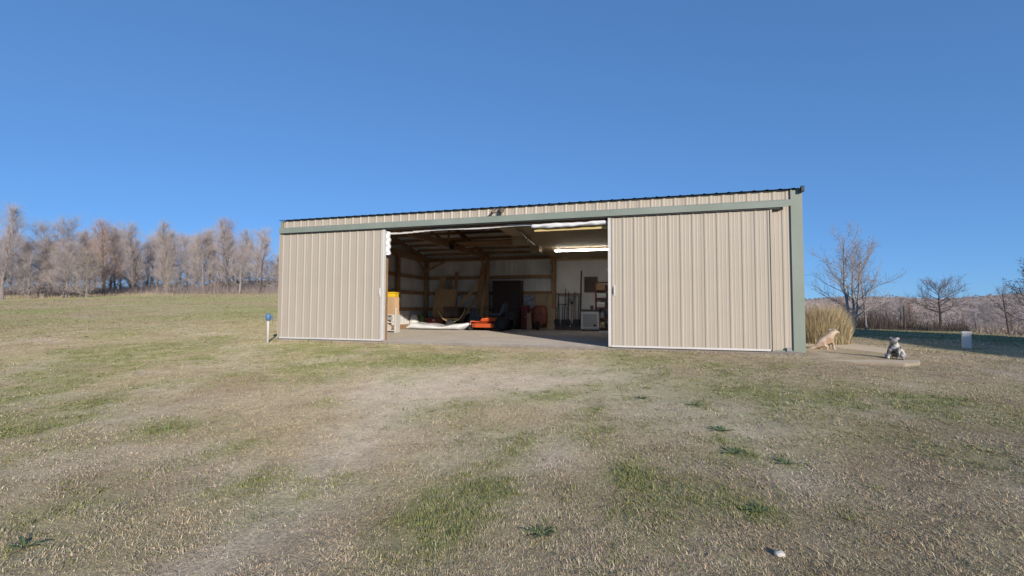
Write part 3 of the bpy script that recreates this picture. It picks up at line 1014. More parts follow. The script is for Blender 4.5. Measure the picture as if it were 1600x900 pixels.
def heap(name, m, loc, rx_, ry_, h_, seed, label, cat):
    rnd = random.Random(seed)
    ph = [rnd.uniform(0, 6) for _ in range(5)]
    mb = MB()
    NR, NA = 9, 26
    for i in range(NR):
        t = i / (NR - 1)
        for j in range(NA):
            a_ = 2 * PI * j / NA
            w_ = 1 + 0.16 * math.sin(3 * a_ + ph[0]) + 0.09 * math.sin(7 * a_ + ph[1] + 3 * t)
            q_ = (1 - t) ** 0.55 + 0.02
            zz = h_ * (t ** 0.9) * (1 + 0.13 * math.sin(2 * a_ + ph[2]) + 0.07 * math.sin(5 * a_ + ph[3]))
            mb.v.append((rx_ * q_ * w_ * math.cos(a_), ry_ * q_ * w_ * math.sin(a_), zz))
    for i in range(NR - 1):
        for j in range(NA):
            mb.f.append((i * NA + j, i * NA + (j + 1) % NA, (i + 1) * NA + (j + 1) % NA, (i + 1) * NA + j))
    mb.f.append(tuple(range(NA))[::-1])
    mb.f.append(tuple((NR - 1) * NA + j for j in range(NA)))
    return tag(mb.build(name, m, None, smooth=False, loc=loc), label, cat)
heap('tarp_heap', M['seat'], (2.72, 7.25, 0.0), 0.34, 0.3, 0.72, 3, 'dark blue grey tarp heap between the wheelbarrow and the mower', 'tarp')
heap('black_sack', M['black'], (1.62, 7.7, 0.0), 0.26, 0.22, 0.55, 8, 'black sack slumped under the leaning plywood sheet', 'sack')
ty = thing('old_tyre', 'old black tyre leaning against the back wall by the diagonal plank', 'tyre', (2.28, 7.95, 0.30), R(4))
wheel('tread', 0.30, 0.18, ty, (0, 0, 0))
for i, (x_, y_, m_, lb_) in enumerate(((0.30, 7.55, 'greypl', 'grey paint can on the floor in the left back corner'), (0.5, 7.42, 'white', 'white paint can on the floor in the left back corner'), (0.86, 7.02, 'bluecap', 'blue paint can in front of the dark red chest'))):
    pc_ = thing('paint_can', lb_, 'can', (x_, y_, 0))
    MB().lathe([(0.085, 0), (0.085, 0.19), (0.09, 0.195), (0.09, 0.205), (0.075, 0.205), (0.072, 0.198)], 16).build('body', M[m_], pc_)
    MB().tube([(-0.09, 0, 0.17), (-0.06, -0.08, 0.12), (0, -0.11, 0.1), (0.06, -0.08, 0.12), (0.09, 0, 0.17)], 0.004, 4).build('handle', M['steel'], pc_)

# zero-turn mower
mw = thing('riding_mower', 'orange red riding mower with blue grey seat on the barn floor', 'mower', (3.75, 6.45, 0))
MB().prism([(-0.62, -0.5), (-0.45, -0.58), (0.25, -0.58), (0.42, -0.45), (0.42, 0.45), (0.25, 0.55), (-0.45, 0.55), (-0.62, 0.45)], 'z', 0.12, 0.27).build('deck', M['orange'], mw, bevel=0.02)
MB().box(-0.78, 0.1, -0.28, 0.28, 0.30, 0.345).build('foot_plate', M['orange'], mw, bevel=0.01)
MB().prism([(-0.35, 0.35), (-0.28, 0.46), (0.62, 0.52), (0.7, 0.35)], 'y', -0.38, 0.38).build('body', M['orange'], mw, bevel=0.02)
for s in (-1, 1):
    wheel('rear_wheel', 0.26, 0.22, mw, (0.52, s * 0.48, 0.262))
    wheel('caster_wheel', 0.11, 0.09, mw, (-0.72, s * 0.36, 0.112))
    MB().tube([(-0.72, s * 0.36, 0.24), (-0.72, s * 0.36, 0.34), (-0.55, s * 0.3, 0.34)], 0.022, 6).build('caster_arm', M['orange'], mw)
    MB().tube([(0.05, s * 0.4, 0.5), (0.0, s * 0.4, 0.75), (-0.16, s * 0.3, 0.92), (-0.2, s * 0.12, 0.93)], 0.015, 6).build('lever', M['dark'], mw)
MB().box(-0.02, 0.42, -0.24, 0.24, 0.54, 0.64).build('seat_cushion', M['seat'], mw, bevel=0.03)
MB().prism([(0.34, 0.63), (0.46, 0.62), (0.58, 0.98), (0.48, 1.0)], 'y', -0.23, 0.23).build('seat_back', M['seat'], mw, bevel=0.03)
MB().box(0.56, 0.92, -0.25, 0.25, 0.38, 0.72).build('engine', M['dark'], mw, bevel=0.03)
MB().tube([(0.6, -0.4, 0.5), (0.72, -0.42, 0.52), (0.72, -0.42, 1.12), (0.72, 0.42, 1.12), (0.72, 0.42, 0.52), (0.6, 0.4, 0.5)], 0.022, 6).build('roll_bar', M['dark'], mw)

# dark wardrobe
cbn = thing('tall_cabinet', 'tall dark walnut cabinet against the back wall behind the mower', 'cabinet', (3.9, 7.9, 0))
MB().box(-0.58, 0.58, -0.2, 0.26, 0.08, 1.9).build('body', M['darkcab'], cbn, bevel=0.006)
for s in (-1, 1):
    dd = MB().box(min(s * 0.005, s * 0.56), max(s * 0.005, s * 0.56), -0.225, -0.203, 0.12, 1.86).build('door', M['darkcab'], cbn, bevel=0.004)
    MB().tube([(s * 0.05, -0.226, 0.95), (s * 0.05, -0.25, 0.97), (s * 0.05, -0.25, 1.08), (s * 0.05, -0.226, 1.1)], 0.008, 6).build('handle', M['steel'], dd)
MB().box(-0.6, 0.6, -0.22, 0.27, 1.903, 1.94).build('cornice', M['darkcab'], cbn, bevel=0.004)
MB().box(-0.55, 0.55, -0.18, 0.25, 0, 0.078).build('plinth', M['black'], cbn)
pc = thing('maroon_locker', 'narrow maroon locker standing right of the dark cabinet', 'locker', (4.68, 7.75, 0))
MB().box(-0.13, 0.13, -0.2, 0.2, 0, 0.95).build('body', M['maroon'], pc, bevel=0.008)
MB().box(-0.11, 0.11, -0.215, -0.203, 0.05, 0.9).build('door', M['maroon'], pc, bevel=0.004)
MB().box(0.06, 0.085, -0.224, -0.2165, 0.45, 0.55).build('handle', M['steel'], pc)

tag(MB().box(-0.22, 0.22, -0.006, 0.006, 0, 0.52).build('pinned_poster', M['poster'], None, loc=(4.72, D - 0.07, 0.84)), 'pale blue printed sheet pinned to the back wall', 'poster')
leaning('plywood_sheet', 'pale plywood sheet leaning behind the upright red wheelbarrow', 'plywood', 5.0, 5.68, 8.0, 8.14, 1.4, M['ply'], 0.018, 0.0)
leaning('plywood_sheet', 'narrow plywood offcut leaning against the dark right post', 'plywood', 5.52, 5.84, 7.85, 8.0, 0.82, M['ply'], 0.018, 0.0)
tc_ = thing('tan_carton', 'slim tan carton standing left of the upright wheelbarrow', 'carton', (4.90, 7.6, 0))
MB().box(-0.09, 0.09, -0.12, 0.12, 0, 0.62).build('body', M['card'], tc_, bevel=0.005)
MB().box(-0.095, 0.095, -0.125, 0.125, 0.622, 0.65).build('top_flap', M['card'], tc_)

# wheelbarrow stood on end
uw = thing('upright_wheelbarrow', 'rusty red wheelbarrow stood on end with handles up', 'wheelbarrow', (5.33, 7.55, 0), R(-6))
mb = MB()
prof = [(0.25, 0.10, 0.02), (0.33, 0.3, -0.06), (0.34, 0.62, -0.10), (0.29, 0.86, -0.04), (0.16, 0.95, 0.0)]
nn = 13
for (hw, z, yb) in prof:
    for j in range(nn):
        t = -1 + 2 * j / (nn - 1)
        mb.v.append((hw * t, yb - 0.16 * (1 - t * t) ** 0.7, z))
for i in range(len(prof) - 1):
    for j in range(nn - 1):
        q = i * nn + j
        mb.f.append((q, q + 1, q + nn + 1, q + nn))
tr = mb.build('tray', M['rust'], uw, smooth=True)
tr.modifiers.new('thick', 'SOLIDIFY').thickness = 0.012
for s in (-1, 1):
    MB().tube([(s * 0.07, -0.24, 0.05), (s * 0.16, -0.12, 0.5), (s * 0.24, 0.06, 0.98), (s * 0.27, 0.16, 1.42)], 0.022, 7).build('handle', M['wood'], uw, smooth=True)
    MB().tube([(s * 0.16, -0.2, 0.62), (s * 0.17, -0.42, 0.66), (s * 0.18, -0.42, 0.84)], 0.015, 6).build('leg', M['dark'], uw, smooth=True)
wheel('wheel', 0.17, 0.08, uw, (0, -0.3, 0.172), axis='x')

# long handled tools standing in a rack
rk = thing('tool_rack', 'low dark rail holding the long garden tools against white boards', 'rack', (6.38, 8.08, 0))
MB().box(-0.5, 0.5, -0.03, 0.02, 1.38, 1.43).build('top_rail', M['wood'], rk)
MB().box(-0.5, 0.5, -0.34, 0.08, 0.001, 0.12).build('base_tray', M['bark_dark'], rk, bevel=0.006)
def tool(kind, x, h, lean, label, m='dark'):
    t = thing(kind, label, kind.replace('_', ' '), (x, 7.9, 0.12))
    zt = h
    top = (lean, 0.13, zt)
    head_up = kind in ('garden_rake', 'leaf_rake', 'pitchfork')
    p0 = Vector((0, 0, 0.0))
    p1 = Vector(top)
    hl = 0.26
    if head_up:
        q = p1.lerp(p0, hl / h)
        MB().tube([p0, q], 0.016, 7).build('handle', M[m], t, smooth=True)
        hd = MB()
        d = (p1 - q).normalized()
        if kind == 'pitchfork':
            hd.tube([q + Vector((-0.09, -0.03, 0.05)), q + Vector((0.09, -0.03, 0.05))], 0.01, 5)
            for k in range(4):
                xx = -0.09 + 0.06 * k
                hd.tube([q + Vector((xx, -0.03, 0.05)), q + Vector((xx, -0.05, 0.16)), q + Vector((xx, -0.03, 0.3))], 0.007, 5)
        elif kind == 'garden_rake':
            hd.box(q.x - 0.17, q.x + 0.17, q.y - 0.05, q.y - 0.02, q.z + 0.0, q.z + 0.03)
            for k in range(9):
                xx = q.x - 0.16 + 0.04 * k
                hd.tube([(xx, q.y - 0.05, q.z + 0.015), (xx, q.y - 0.13, q.z + 0.0)], 0.006, 4)
        else:
            for k in range(9):
                a = (k - 4) * 0.12
                hd.tube([q, q + Vector((math.sin(a) * 0.34, -0.02, math.cos(a) * 0.34)), q + Vector((math.sin(a) * 0.36, -0.07, math.cos(a) * 0.36))], 0.006, 4)
        hd.build('head', M['dark'], t)
    else:
        q = p0.lerp(p1, hl / h)
        MB().tube([q, p1], 0.016, 7).build('handle', M[m], t, smooth=True)
        hd = MB()
        if kind == 'hoe':
            hd.box(q.x - 0.09, q.x + 0.09, q.y - 0.14, q.y - 0.125, 0.0, 0.13)
            hd.tube([q, q + Vector((0, -0.05, -0.12)), (q.x, q.y - 0.13, 0.09)], 0.009, 5)
        else:
            w = 0.115 if kind == 'shovel' else 0.09
            k0 = len(hd.v)
            pr = [(0, 0.0), (0.6, 0.06), (1, 0.14), (1, 0.26), (0.25, 0.3)]
            for (f_, z) in pr:
                for t_ in (-1, -0.4, 0.4, 1):
                    hd.v.append((w * f_ * t_ + 0.001 * t_, -0.03 - 0.03 * (1 - t_ * t_), z))
            for i in range(len(pr) - 1):
                for j in range(3):
                    a_ = k0 + i * 4 + j
                    hd.f.append((a_, a_ + 1, a_ + 5, a_ + 4))
        ho_ = hd.build('head', M['dark'], t)
        if kind not in ('hoe',):
            ho_.modifiers.new('thick', 'SOLIDIFY').thickness = 0.006
    return t
tool('shovel', 5.93, 1.30, 0.04, 'shovel at the left end of the tool rack beside the dark post')
tool('hoe', 6.02, 1.15, -0.05, 'short hoe second from the left in the tool rack')
tool('garden_rake', 6.12, 1.12, 0.03, 'bow rake with its toothed head up near the rack left end')
tool('shovel', 6.20, 1.48, 0.04, 'tallest shovel, third handle right of the dark post', 'dark')
tool('pitchfork', 6.31, 1.05, 0.0, 'pitchfork with tines up in the middle of the tool rack')
tool('spade', 6.37, 1.38, -0.01, 'straight spade in the middle of the tool rack')
tool('leaf_rake', 6.48, 1.1, 0.02, 'fan leaf rake with its head up in the tool rack', 'wood')
tool('hoe', 6.57, 1.36, 0.02, 'long hoe toward the right of the tool rack')
tool('shovel', 6.66, 1.34, -0.02, 'shovel right of the leaf rake, short of the tall pole', 'wood')
tool('spade', 6.74, 1.2, 0.03, 'spade at the right end of the tool rack by the tall pole')
tag(MB().tube([(6.82, 7.85, 0.0), (6.83, 8.05, 1.2), (6.84, 8.17, 2.32)], [0.028, 0.026, 0.022], 8).build('tall_pole', M['dark'], None, smooth=True), 'tall black pole leaning on the white boards, highest of the tools', 'pole')

nb = thing('notice_board', 'brown framed board hung on the white wall above the white cabinet', 'board', (7.21, D - 0.10, 1.77))
MB().box(-0.25, 0.25, -0.012, 0.0, -0.29, 0.29).build('panel', M['bark_dark'], nb)
for (a0, a1, b0, b1) in ((-0.28, 0.28, 0.29, 0.32), (-0.28, 0.28, -0.32, -0.29), (-0.28, -0.25, -0.29, 0.29), (0.25, 0.28, -0.29, 0.29)):
    MB().box(a0, a1, -0.025, 0.0, b0, b1).build('frame_bar', M['ply'], nb)
fr = thing('white_cabinet', 'low white cabinet with grey front panel below the notice board', 'cabinet', (7.27, 7.6, 0))
MB().box(-0.34, 0.34, -0.22, 0.28, 0.05, 0.72).build('body', M['board_white'], fr, bevel=0.01)
dr_ = MB().box(-0.31, 0.31, -0.245, -0.223, 0.09, 0.69).build('door', M['white'], fr, bevel=0.008)
MB().box(-0.26, 0.26, -0.252, -0.2465, 0.15, 0.63).build('inset_panel', M['greypl'], dr_)
MB().box(0.13, 0.24, -0.258, -0.253, 0.18, 0.24).build('name_plate', M['dark'], dr_)
MB().box(-0.37, 0.37, -0.25, 0.29, 0.722, 0.80).build('worktop', M['bark_dark'], fr, bevel=0.004)
for sx in (-0.28, 0.28):
    MB().box(sx - 0.03, sx + 0.03, -0.18, 0.2, 0.0, 0.048).build('foot', M['black'], fr)
mg = thing('mug', 'small dark blue mug standing on the white cabinet', 'mug', (7.32, 7.5, 0.80))
MB().lathe([(0.05, 0), (0.058, 0.02), (0.058, 0.14), (0.05, 0.14), (0.048, 0.02)], 14).build('cup', M['seat'], mg, smooth=True)
MB().tube([(0.055, 0, 0.11), (0.1, 0, 0.1), (0.1, 0, 0.05), (0.055, 0, 0.03)], 0.009, 6).build('handle', M['seat'], mg)
sh = thing('shelf_unit', 'dark shelf unit with boxes half hidden by the right door', 'shelf', (7.86, 7.75, 0))
for sx in (-0.4, 0.4):
    MB().box(sx - 0.02, sx + 0.02, -0.2, 0.2, 0, 1.82).build('upright_side', M['rust'], sh)
for z in (0.08, 0.45, 0.85, 1.2, 1.5, 1.8):
    MB().box(-0.379, 0.379, -0.2, 0.2, z, z + 0.03).build('shelf_board', M['rust'], sh)
for i, (sx, z, w_, h_, m_, lb_) in enumerate(((-0.2, 0.88, 0.15, 0.16, 'white', 'small white box on the middle board of the shelf unit'),
                                             (-0.18, 1.23, 0.17, 0.15, 'board_white', 'off-white box on the fourth board of the shelf unit'),
                                             (-0.2, 1.53, 0.16, 0.18, 'card', 'tan box on the upper board of the shelf unit'),
                                             (-0.22, 0.48, 0.13, 0.2, 'greypl', 'grey box on the low board of the shelf unit'),
                                             (-0.2, 0.11, 0.15, 0.2, 'ply', 'tan box at the bottom of the shelf unit'))):
    bx_ = thing('storage_box', lb_, 'box', (7.86 + sx, 7.65, z))
    MB().box(-w_, w_, -0.12, 0.12, 0.0, h_).build('body', M[m_], bx_, bevel=0.005)
    MB().box(-w_ - 0.006, w_ + 0.006, -0.126, 0.126, h_ + 0.001, h_ + 0.03).build('lid', M[m_], bx_, bevel=0.005)
tag(MB().box(7.65, 8.35, 6.6, 6.68, 0.0, 0.045).build('floor_batten', M['white'], None, bevel=0.004), 'white batten lying on the shaded concrete floor by the right door', 'batten')

# ------------------------------------------------------------------ yard things
hp = thing('water_hydrant', 'white pipe post with blue head at the barn left corner', 'post', (0.24, -0.62, float(ground_z(0.24, -0.62))))
MB().tube([(0, 0, -0.05), (0.0, 0, 0.46), (-0.015, 0, 0.62)], 0.026, 10).build('pipe', M['white'], hp, smooth=True)
MB().lathe([(0.035, 0.56), (0.06, 0.58), (0.07, 0.66), (0.06, 0.72), (0.02, 0.75)], 14).build('head', M['bluecap'], hp, smooth=True)
MB().tube([(0.05, -0.02, 0.66), (0.12, -0.02, 0.67), (0.16, -0.02, 0.6)], 0.016, 8).build('spout', M['bluecap'], hp)

pz = float(ground_z(17.3, 4.9))
pd_ = thing('utility_pedestal', 'white utility pedestal standing in the shaded lawn', 'pedestal', (17.3, 4.9, pz), R(-20))
pd_.scale = (0.55, 0.55, 0.85)
MB().box(-0.16, 0.16, -0.12, 0.12, -0.05, 0.42).build('body', M['white'], pd_, bevel=0.012)
MB().box(-0.17, 0.17, -0.13, 0.13, 0.422, 0.50).build('cap', M['white'], pd_, bevel=0.02)
MB().box(-0.12, 0.12, -0.127, -0.122, 0.06, 0.36).build('access_panel', M['white'], pd_, bevel=0.002)

sz = float(ground_z(10.20, -7.36))
stn = bmesh.new()
bmesh.ops.create_icosphere(stn, subdivisions=2, radius=1)
for v in stn.verts:
    v.co *= 1 + 0.25 * math.sin(v.co.x * 5 + v.co.y * 3) * 0.5
    v.co = Vector((v.co.x * 0.028, v.co.y * 0.02, v.co.z * 0.017))
me = bpy.data.meshes.new('pebble')
stn.to_mesh(me)
stn.free()
o = link('pale_stone', me, M['stone'])
o.location = (10.20, -7.36, sz + 0.014)
tag(o, 'small pale stone lying in the foreground lawn', 'stone')

def skin_figure(name, verts, edges, m, loc, rz, scale, label, cat):
    me = bpy.data.meshes.new(name)
    me.from_pydata([v[:3] for v in verts], edges, [])
    o = link(name, me, m)
    sk = o.modifiers.new('skin', 'SKIN')
    sk.use_smooth_shade = True
    lay = me.skin_vertices[0].data
    for i, v in enumerate(verts):
        r = v[3]
        lay[i].radius = (r, r) if not hasattr(r, '__len__') else r
        lay[i].use_root = (i == 0)
    sb = o.modifiers.new('sub', 'SUBSURF')
    sb.levels = 2
    sb.render_levels = 2
    o.location = loc
    o.rotation_euler = (0, 0, rz)
    o.scale = (scale,) * 3
    return tag(o, label, cat)

dv = [(-0.17, 0, 0.10, 0.078), (-0.07, 0, 0.17, 0.078), (0.05, 0, 0.22, 0.076), (0.105, 0, 0.295, 0.046), (0.145, 0, 0.345, 0.054),
      (0.205, 0, 0.332, 0.031), (0.26, 0, 0.322, 0.021)]
de = [(i, i + 1) for i in range(6)]
def limb(root, pts):
    k = len(dv)
    for i, p in enumerate(pts):
        dv.append(p)
        de.append((root if i == 0 else k + i - 1, k + i))
for s in (-1, 1):
    limb(2, [(0.075, s * 0.05, 0.15, 0.032), (0.08, s * 0.052, 0.085, 0.021), (0.095, s * 0.052, 0.03, 0.017), (0.125, s * 0.053, 0.014, 0.016)])
    limb(0, [(-0.12, s * 0.075, 0.085, 0.048), (-0.05, s * 0.085, 0.07, 0.028), (-0.10, s * 0.088, 0.022, 0.018), (-0.02, s * 0.09, 0.014, 0.016)])
    limb(4, [(0.125, s * 0.048, 0.375, 0.02), (0.095, s * 0.068, 0.385, 0.012)])
limb(0, [(-0.25, 0.01, 0.05, 0.03), (-0.30, 0.04, 0.025, 0.02), (-0.33, 0.1, 0.02, 0.01)])
skin_figure('dog', dv, de, M['fur_tan'], (13.22, 1.8, -0.084), YAW + R(8), 1.18, 'tan and cream dog sitting on the patio by the barn corner', 'dog')

dv = [(-0.08, 0, 0.09, 0.088), (-0.04, 0, 0.17, 0.078), (0.02, 0, 0.235, 0.066), (0.05, 0, 0.275, 0.05), (0.065, 0, 0.32, 0.06),
      (0.125, 0, 0.295, 0.036), (0.15, 0, 0.288, 0.026)]
de = [(i, i + 1) for i in range(6)]
for s in (-1, 1):
    limb(2, [(0.055, s * 0.06, 0.17, 0.036), (0.085, s * 0.065, 0.09, 0.026), (0.105, s * 0.065, 0.03, 0.024), (0.14, s * 0.067, 0.02, 0.022)])
    limb(0, [(-0.04, s * 0.095, 0.085, 0.055), (0.03, s * 0.115, 0.06, 0.035), (0.0, s * 0.12, 0.025, 0.024), (0.08, s * 0.122, 0.02, 0.022)])
    limb(4, [(0.04, s * 0.055, 0.362, 0.02), (0.02, s * 0.075, 0.345, 0.014)])
skin_figure('animal_statue', dv, de, M['statue'], (13.70, -0.1, -0.084), YAW + R(215), 1.05, 'small mottled grey and white seated animal figure at the patio edge', 'statue')

# broad leaved weeds in the lawn
M['weed'] = mat('weed_leaf', (0.135, 0.18, 0.065), 0.6, 0.3, 12)
for wi, (x_, y_, r_, lb_) in enumerate([(8.94, -7.51, 0.11, 'dark green broad leaved weed in the near lawn, left of the pale stone'),
        (10.03, -4.3, 0.14, 'dark weed rosette in the bare patch before the right door'),
        (10.2, -5.18, 0.14, 'low weed rosette at the edge of the bare patch'),
        (10.21, -5.79, 0.13, 'small green weed below the bare patch on the right'),
        (10.57, -5.94, 0.12, 'weed rosette farthest right of the bare patch'),
        (6.17, -8.42, 0.12, 'dark green weed at the lower left picture edge'),
        (10.19, -6.89, 0.11, 'bright weed in the lawn above the pale stone'),
        (9.42, -4.06, 0.14, 'weed rosette in front of the right door left edge')]):
    wd_ = thing('weed', lb_, 'weed', (x_, y_, float(ground_z(x_, y_)) - 0.004), wi * 1.3, 'broad leaved weeds in the lawn')
    rnd = random.Random(wi)
    mb = MB()
    for k in range(15):
        a_ = k * 2.399 + rnd.uniform(-0.3, 0.3)
        L_ = r_ * rnd.uniform(0.5, 1.0)
        up_ = rnd.uniform(0.25, 0.75)
        w_ = L_ * rnd.uniform(0.12, 0.2)
        c_, s_ = math.cos(a_), math.sin(a_)
        b0 = len(mb.v)
        for (t, q) in ((0.0, 0.12), (0.35, 0.8), (0.7, 1.0), (1.0, 0.08)):
            zz = L_ * up_ * (t - 0.55 * t * t)
            for sg_ in (-1, 0, 1):
                mb.v.append((c_ * L_ * t - s_ * w_ * q * sg_ * 0.5, s_ * L_ * t + c_ * w_ * q * sg_ * 0.5, zz + abs(sg_) * w_ * 0.14))
        for i in range(3):
            for j in range(2):
                q0 = b0 + i * 3 + j
                mb.f.append((q0, q0 + 1, q0 + 4, q0 + 3))
    mb.build('leaf_rosette', M['weed'], wd_)

# ornamental grass clump behind the dog
rng = np.random.RandomState(3)
def blades(base, dirs, h, w, bend, rng, segs=3):
    """curved ribbons: base (n,3), lean direction angle dirs (n), height h, width w, bend fraction"""
    n_ = len(base)
    side = np.stack([-np.sin(dirs + rng.uniform(-1, 1, n_)), np.cos(dirs + rng.uniform(-1, 1, n_)), np.zeros(n_)], 1)
    d = np.stack([np.cos(dirs), np.sin(dirs), np.zeros(n_)], 1)
    Vs = []
    for k in range(segs + 1):
        t = k / segs
        c = base + d * (h * bend * t ** 1.7)[:, None] + np.array((0, 0, 1.0)) * (h * (t - 0.32 * np.clip(bend, 0, 1.6) * t * t))[:, None]
        ww = w * (1 - t) ** 0.6 * 0.5
        if k < segs:
            Vs.append(c - side * ww[:, None])
            Vs.append(c + side * ww[:, None])
        else:
            Vs.append(c)
    m_ = 2 * segs + 1
    Vv = np.stack(Vs, 1).reshape(-1, 3)
    b0 = (np.arange(n_) * m_)[:, None]
    T = []
    for k in range(segs - 1):
        i = 2 * k
        T += [(i, i + 1, i + 3), (i, i + 3, i + 2)]
    i = 2 * (segs - 1)
    T.append((i, i + 1, i + 2))
    T = np.array(T).ravel()[None, :]
    Fv = (b0 + T).reshape(-1, 3)
    return Vv, Fv, m_
cl = thing('ornamental_grass', 'big straw coloured grass clump growing behind the sitting dog', 'plant', (13.9, 4.3, float(ground_z(13.9, 4.3))))
nb_ = 9000
aa = rng.uniform(0, 2 * PI, nb_)
rr = 0.58 * np.sqrt(rng.rand(nb_))
base = np.stack([rr * np.cos(aa), rr * np.sin(aa), np.full(nb_, -0.02)], 1)
hh = (0.30 + 0.80 * np.sqrt(np.clip(1 - (rr / 0.62) ** 2, 0, 1))) * rng.uniform(0.45, 1.12, nb_)
bd = rng.uniform(0.0, 0.42, nb_) + 0.1 * rr
Vb, Fb, _ = blades(base, aa + rng.normal(0, 1.1, nb_), hh, np.full(nb_, 0.012), bd * 0.8, rng, 4)
link('blade_mass', np_mesh('blade_mass', Vb, Fb, M['straw']), None, cl)['kind'] = 'stuff'
nb_ = 260
aa = rng.uniform(0, 2 * PI, nb_)
rr = 0.36 * np.sqrt(rng.rand(nb_))
base = np.stack([rr * np.cos(aa), rr * np.sin(aa), np.full(nb_, 0.3)], 1)
Vb, Fb, _ = blades(base, aa + rng.normal(0, 0.8, nb_), rng.uniform(0.6, 0.98, nb_), np.full(nb_, 0.02), rng.uniform(0.1, 0.9, nb_), rng, 4)
link('seed_stalks', np_mesh('seed_stalks', Vb, Fb, M['straw_far']), None, cl)['kind'] = 'stuff'

# ------------------------------------------------------------------ bare trees
class TreeBuf:
    def __init__(self):
        self.v = []
        self.f = []
        self.k = 0

    def tube(self, P, r, n_):
        P = np.asarray(P)
        k = len(P)
        d = np.gradient(P, axis=0)
        d /= np.linalg.norm(d, axis=1)[:, None] + 1e-9
        ref = np.where(np.abs(d[:, 2:3]) > 0.9, np.array([[1.0, 0, 0]]), np.array([[0, 0, 1.0]]))
        s = np.cross(d, ref)
        s /= np.linalg.norm(s, axis=1)[:, None] + 1e-9
        u_ = np.cross(s, d)
        a = np.arange(n_) * 2 * PI / n_
        ring = P[:, None, :] + (s[:, None, :] * np.cos(a)[None, :, None] + u_[:, None, :] * np.sin(a)[None, :, None]) * np.asarray(r)[:, None, None]
        self.v.append(ring.reshape(-1, 3))
        i = np.arange(k - 1)[:, None] * n_
        j = np.arange(n_)[None, :]
        j2 = (j + 1) % n_
        A = (i + j).ravel(); B = (i + j2).ravel(); C = (i + n_ + j2).ravel(); D_ = (i + n_ + j).ravel()
        self.f.append(np.concatenate([np.stack([A, B, C], 1), np.stack([A, C, D_], 1)]) + self.k)
        self.k += k * n_

    def mesh(self, name, m):
        return np_mesh(name, np.concatenate(self.v), np.concatenate(self.f), m)

def bare_tree(seed, Ht, r0, crown_lo, spread, rise, n_limb, n_sub, n_twig, twig_len, stems=1, flat=0.0, lean=0.0, tw_r=0.009):
    rg = np.random.RandomState(seed)
    tr_, cr_ = TreeBuf(), TreeBuf()
    tips = []
    def path(p, d, L_, k, wob, upw):
        pts = [p]
        for i in range(k):
            d = d + rg.normal(0, wob, 3) + np.array((0, 0, upw))
            d = d / np.linalg.norm(d)
            p = p + d * L_ / k
            pts.append(p)
        return np.array(pts), d
    for sidx in range(stems):
        d0 = np.array((lean + rg.normal(0, 0.04) + (0.25 * (sidx - (stems - 1) / 2) if stems > 1 else 0), rg.normal(0, 0.05), 1.0))
        hs = Ht * (1.0 if sidx == 0 else rg.uniform(0.7, 0.95))
        P, _ = path(np.array((0.12 * sidx, 0.05 * sidx, -0.1)), d0 / np.linalg.norm(d0), hs * 0.95, 9, 0.05, 0.06)
        tt = np.linspace(0, 1, len(P))
        rad = r0 * (1 - tt) ** 0.9 * (1 if sidx == 0 else 0.75) + 0.012
        rad[0] *= 1.3
        tr_.tube(P, rad, 7)
        nl = int(n_limb / stems) + 1
        for li in range(nl):
            t = crown_lo + (0.97 - crown_lo) * (li + rg.rand()) / nl
            i = int(t * 9)
            fpt = P[min(i, 8)] + (P[min(i + 1, 9)] - P[min(i, 8)]) * (t * 9 - i)
            az = li * 2.399 + rg.uniform(-0.5, 0.5)
            el = rise + 0.5 * t + rg.normal(0, 0.12)
            d = np.array((math.cos(az) * math.cos(el), math.sin(az) * math.cos(el), math.sin(el)))
            q = (t - crown_lo) / (1 - crown_lo)
            LL = spread * (0.35 + 0.65 * (1 - abs(q - 0.25) ** 1.2)) * rg.uniform(0.7, 1.1) * (1 - 0.38 * q)
            Lp, dl = path(fpt, d, LL, 6, 0.13, 0.07 - flat)
            r1 = max(0.008, r0 * 0.42 * (1 - 0.7 * t)) * (0.6 + 0.4 * rg.rand())
            tr_.tube(Lp, r1 * (1 - 0.85 * np.linspace(0, 1, 7)) + 0.004, 4)
            for si in range(n_sub):
                ts = 0.2 + 0.8 * (si + rg.rand()) / n_sub
                j = min(int(ts * 6), 5)
                sp = Lp[j] + (Lp[j + 1] - Lp[j]) * (ts * 6 - j)
                dd = (Lp[j + 1] - Lp[j]) / (np.linalg.norm(Lp[j + 1] - Lp[j]) + 1e-9)
                d2 = dd + rg.normal(0, 0.55, 3) + np.array((0, 0, 0.35 - flat))
                d2 /= np.linalg.norm(d2)
                SL_ = LL * rg.uniform(0.25, 0.5) * (1.2 - 0.6 * ts) + 0.15
                Sp, _ = path(sp, d2, SL_, 4, 0.16, 0.06)
                cr_.tube(Sp, np.maximum(r1 * 0.42, tw_r) * (1 - 0.75 * np.linspace(0, 1, 5)) + 0.002, 3)
                for wi in range(n_twig):
                    tw = 0.15 + 0.85 * (wi + rg.rand()) / n_twig
                    j2 = min(int(tw * 4), 3)
                    wp = Sp[j2] + (Sp[j2 + 1] - Sp[j2]) * (tw * 4 - j2)
                    d3 = d2 + rg.normal(0, 0.6, 3) + np.array((0, 0, 0.25))
                    d3 /= np.linalg.norm(d3)
                    Wp, _ = path(wp, d3, twig_len * rg.uniform(0.5, 1.2), 2, 0.2, 0.05)
                    cr_.tube(Wp, np.array((tw_r, tw_r * 0.8, tw_r * 0.3)), 3)
                    tips.append(Wp[1])
                    tips.append(Wp[2])
    return tr_, cr_, np.array(tips)

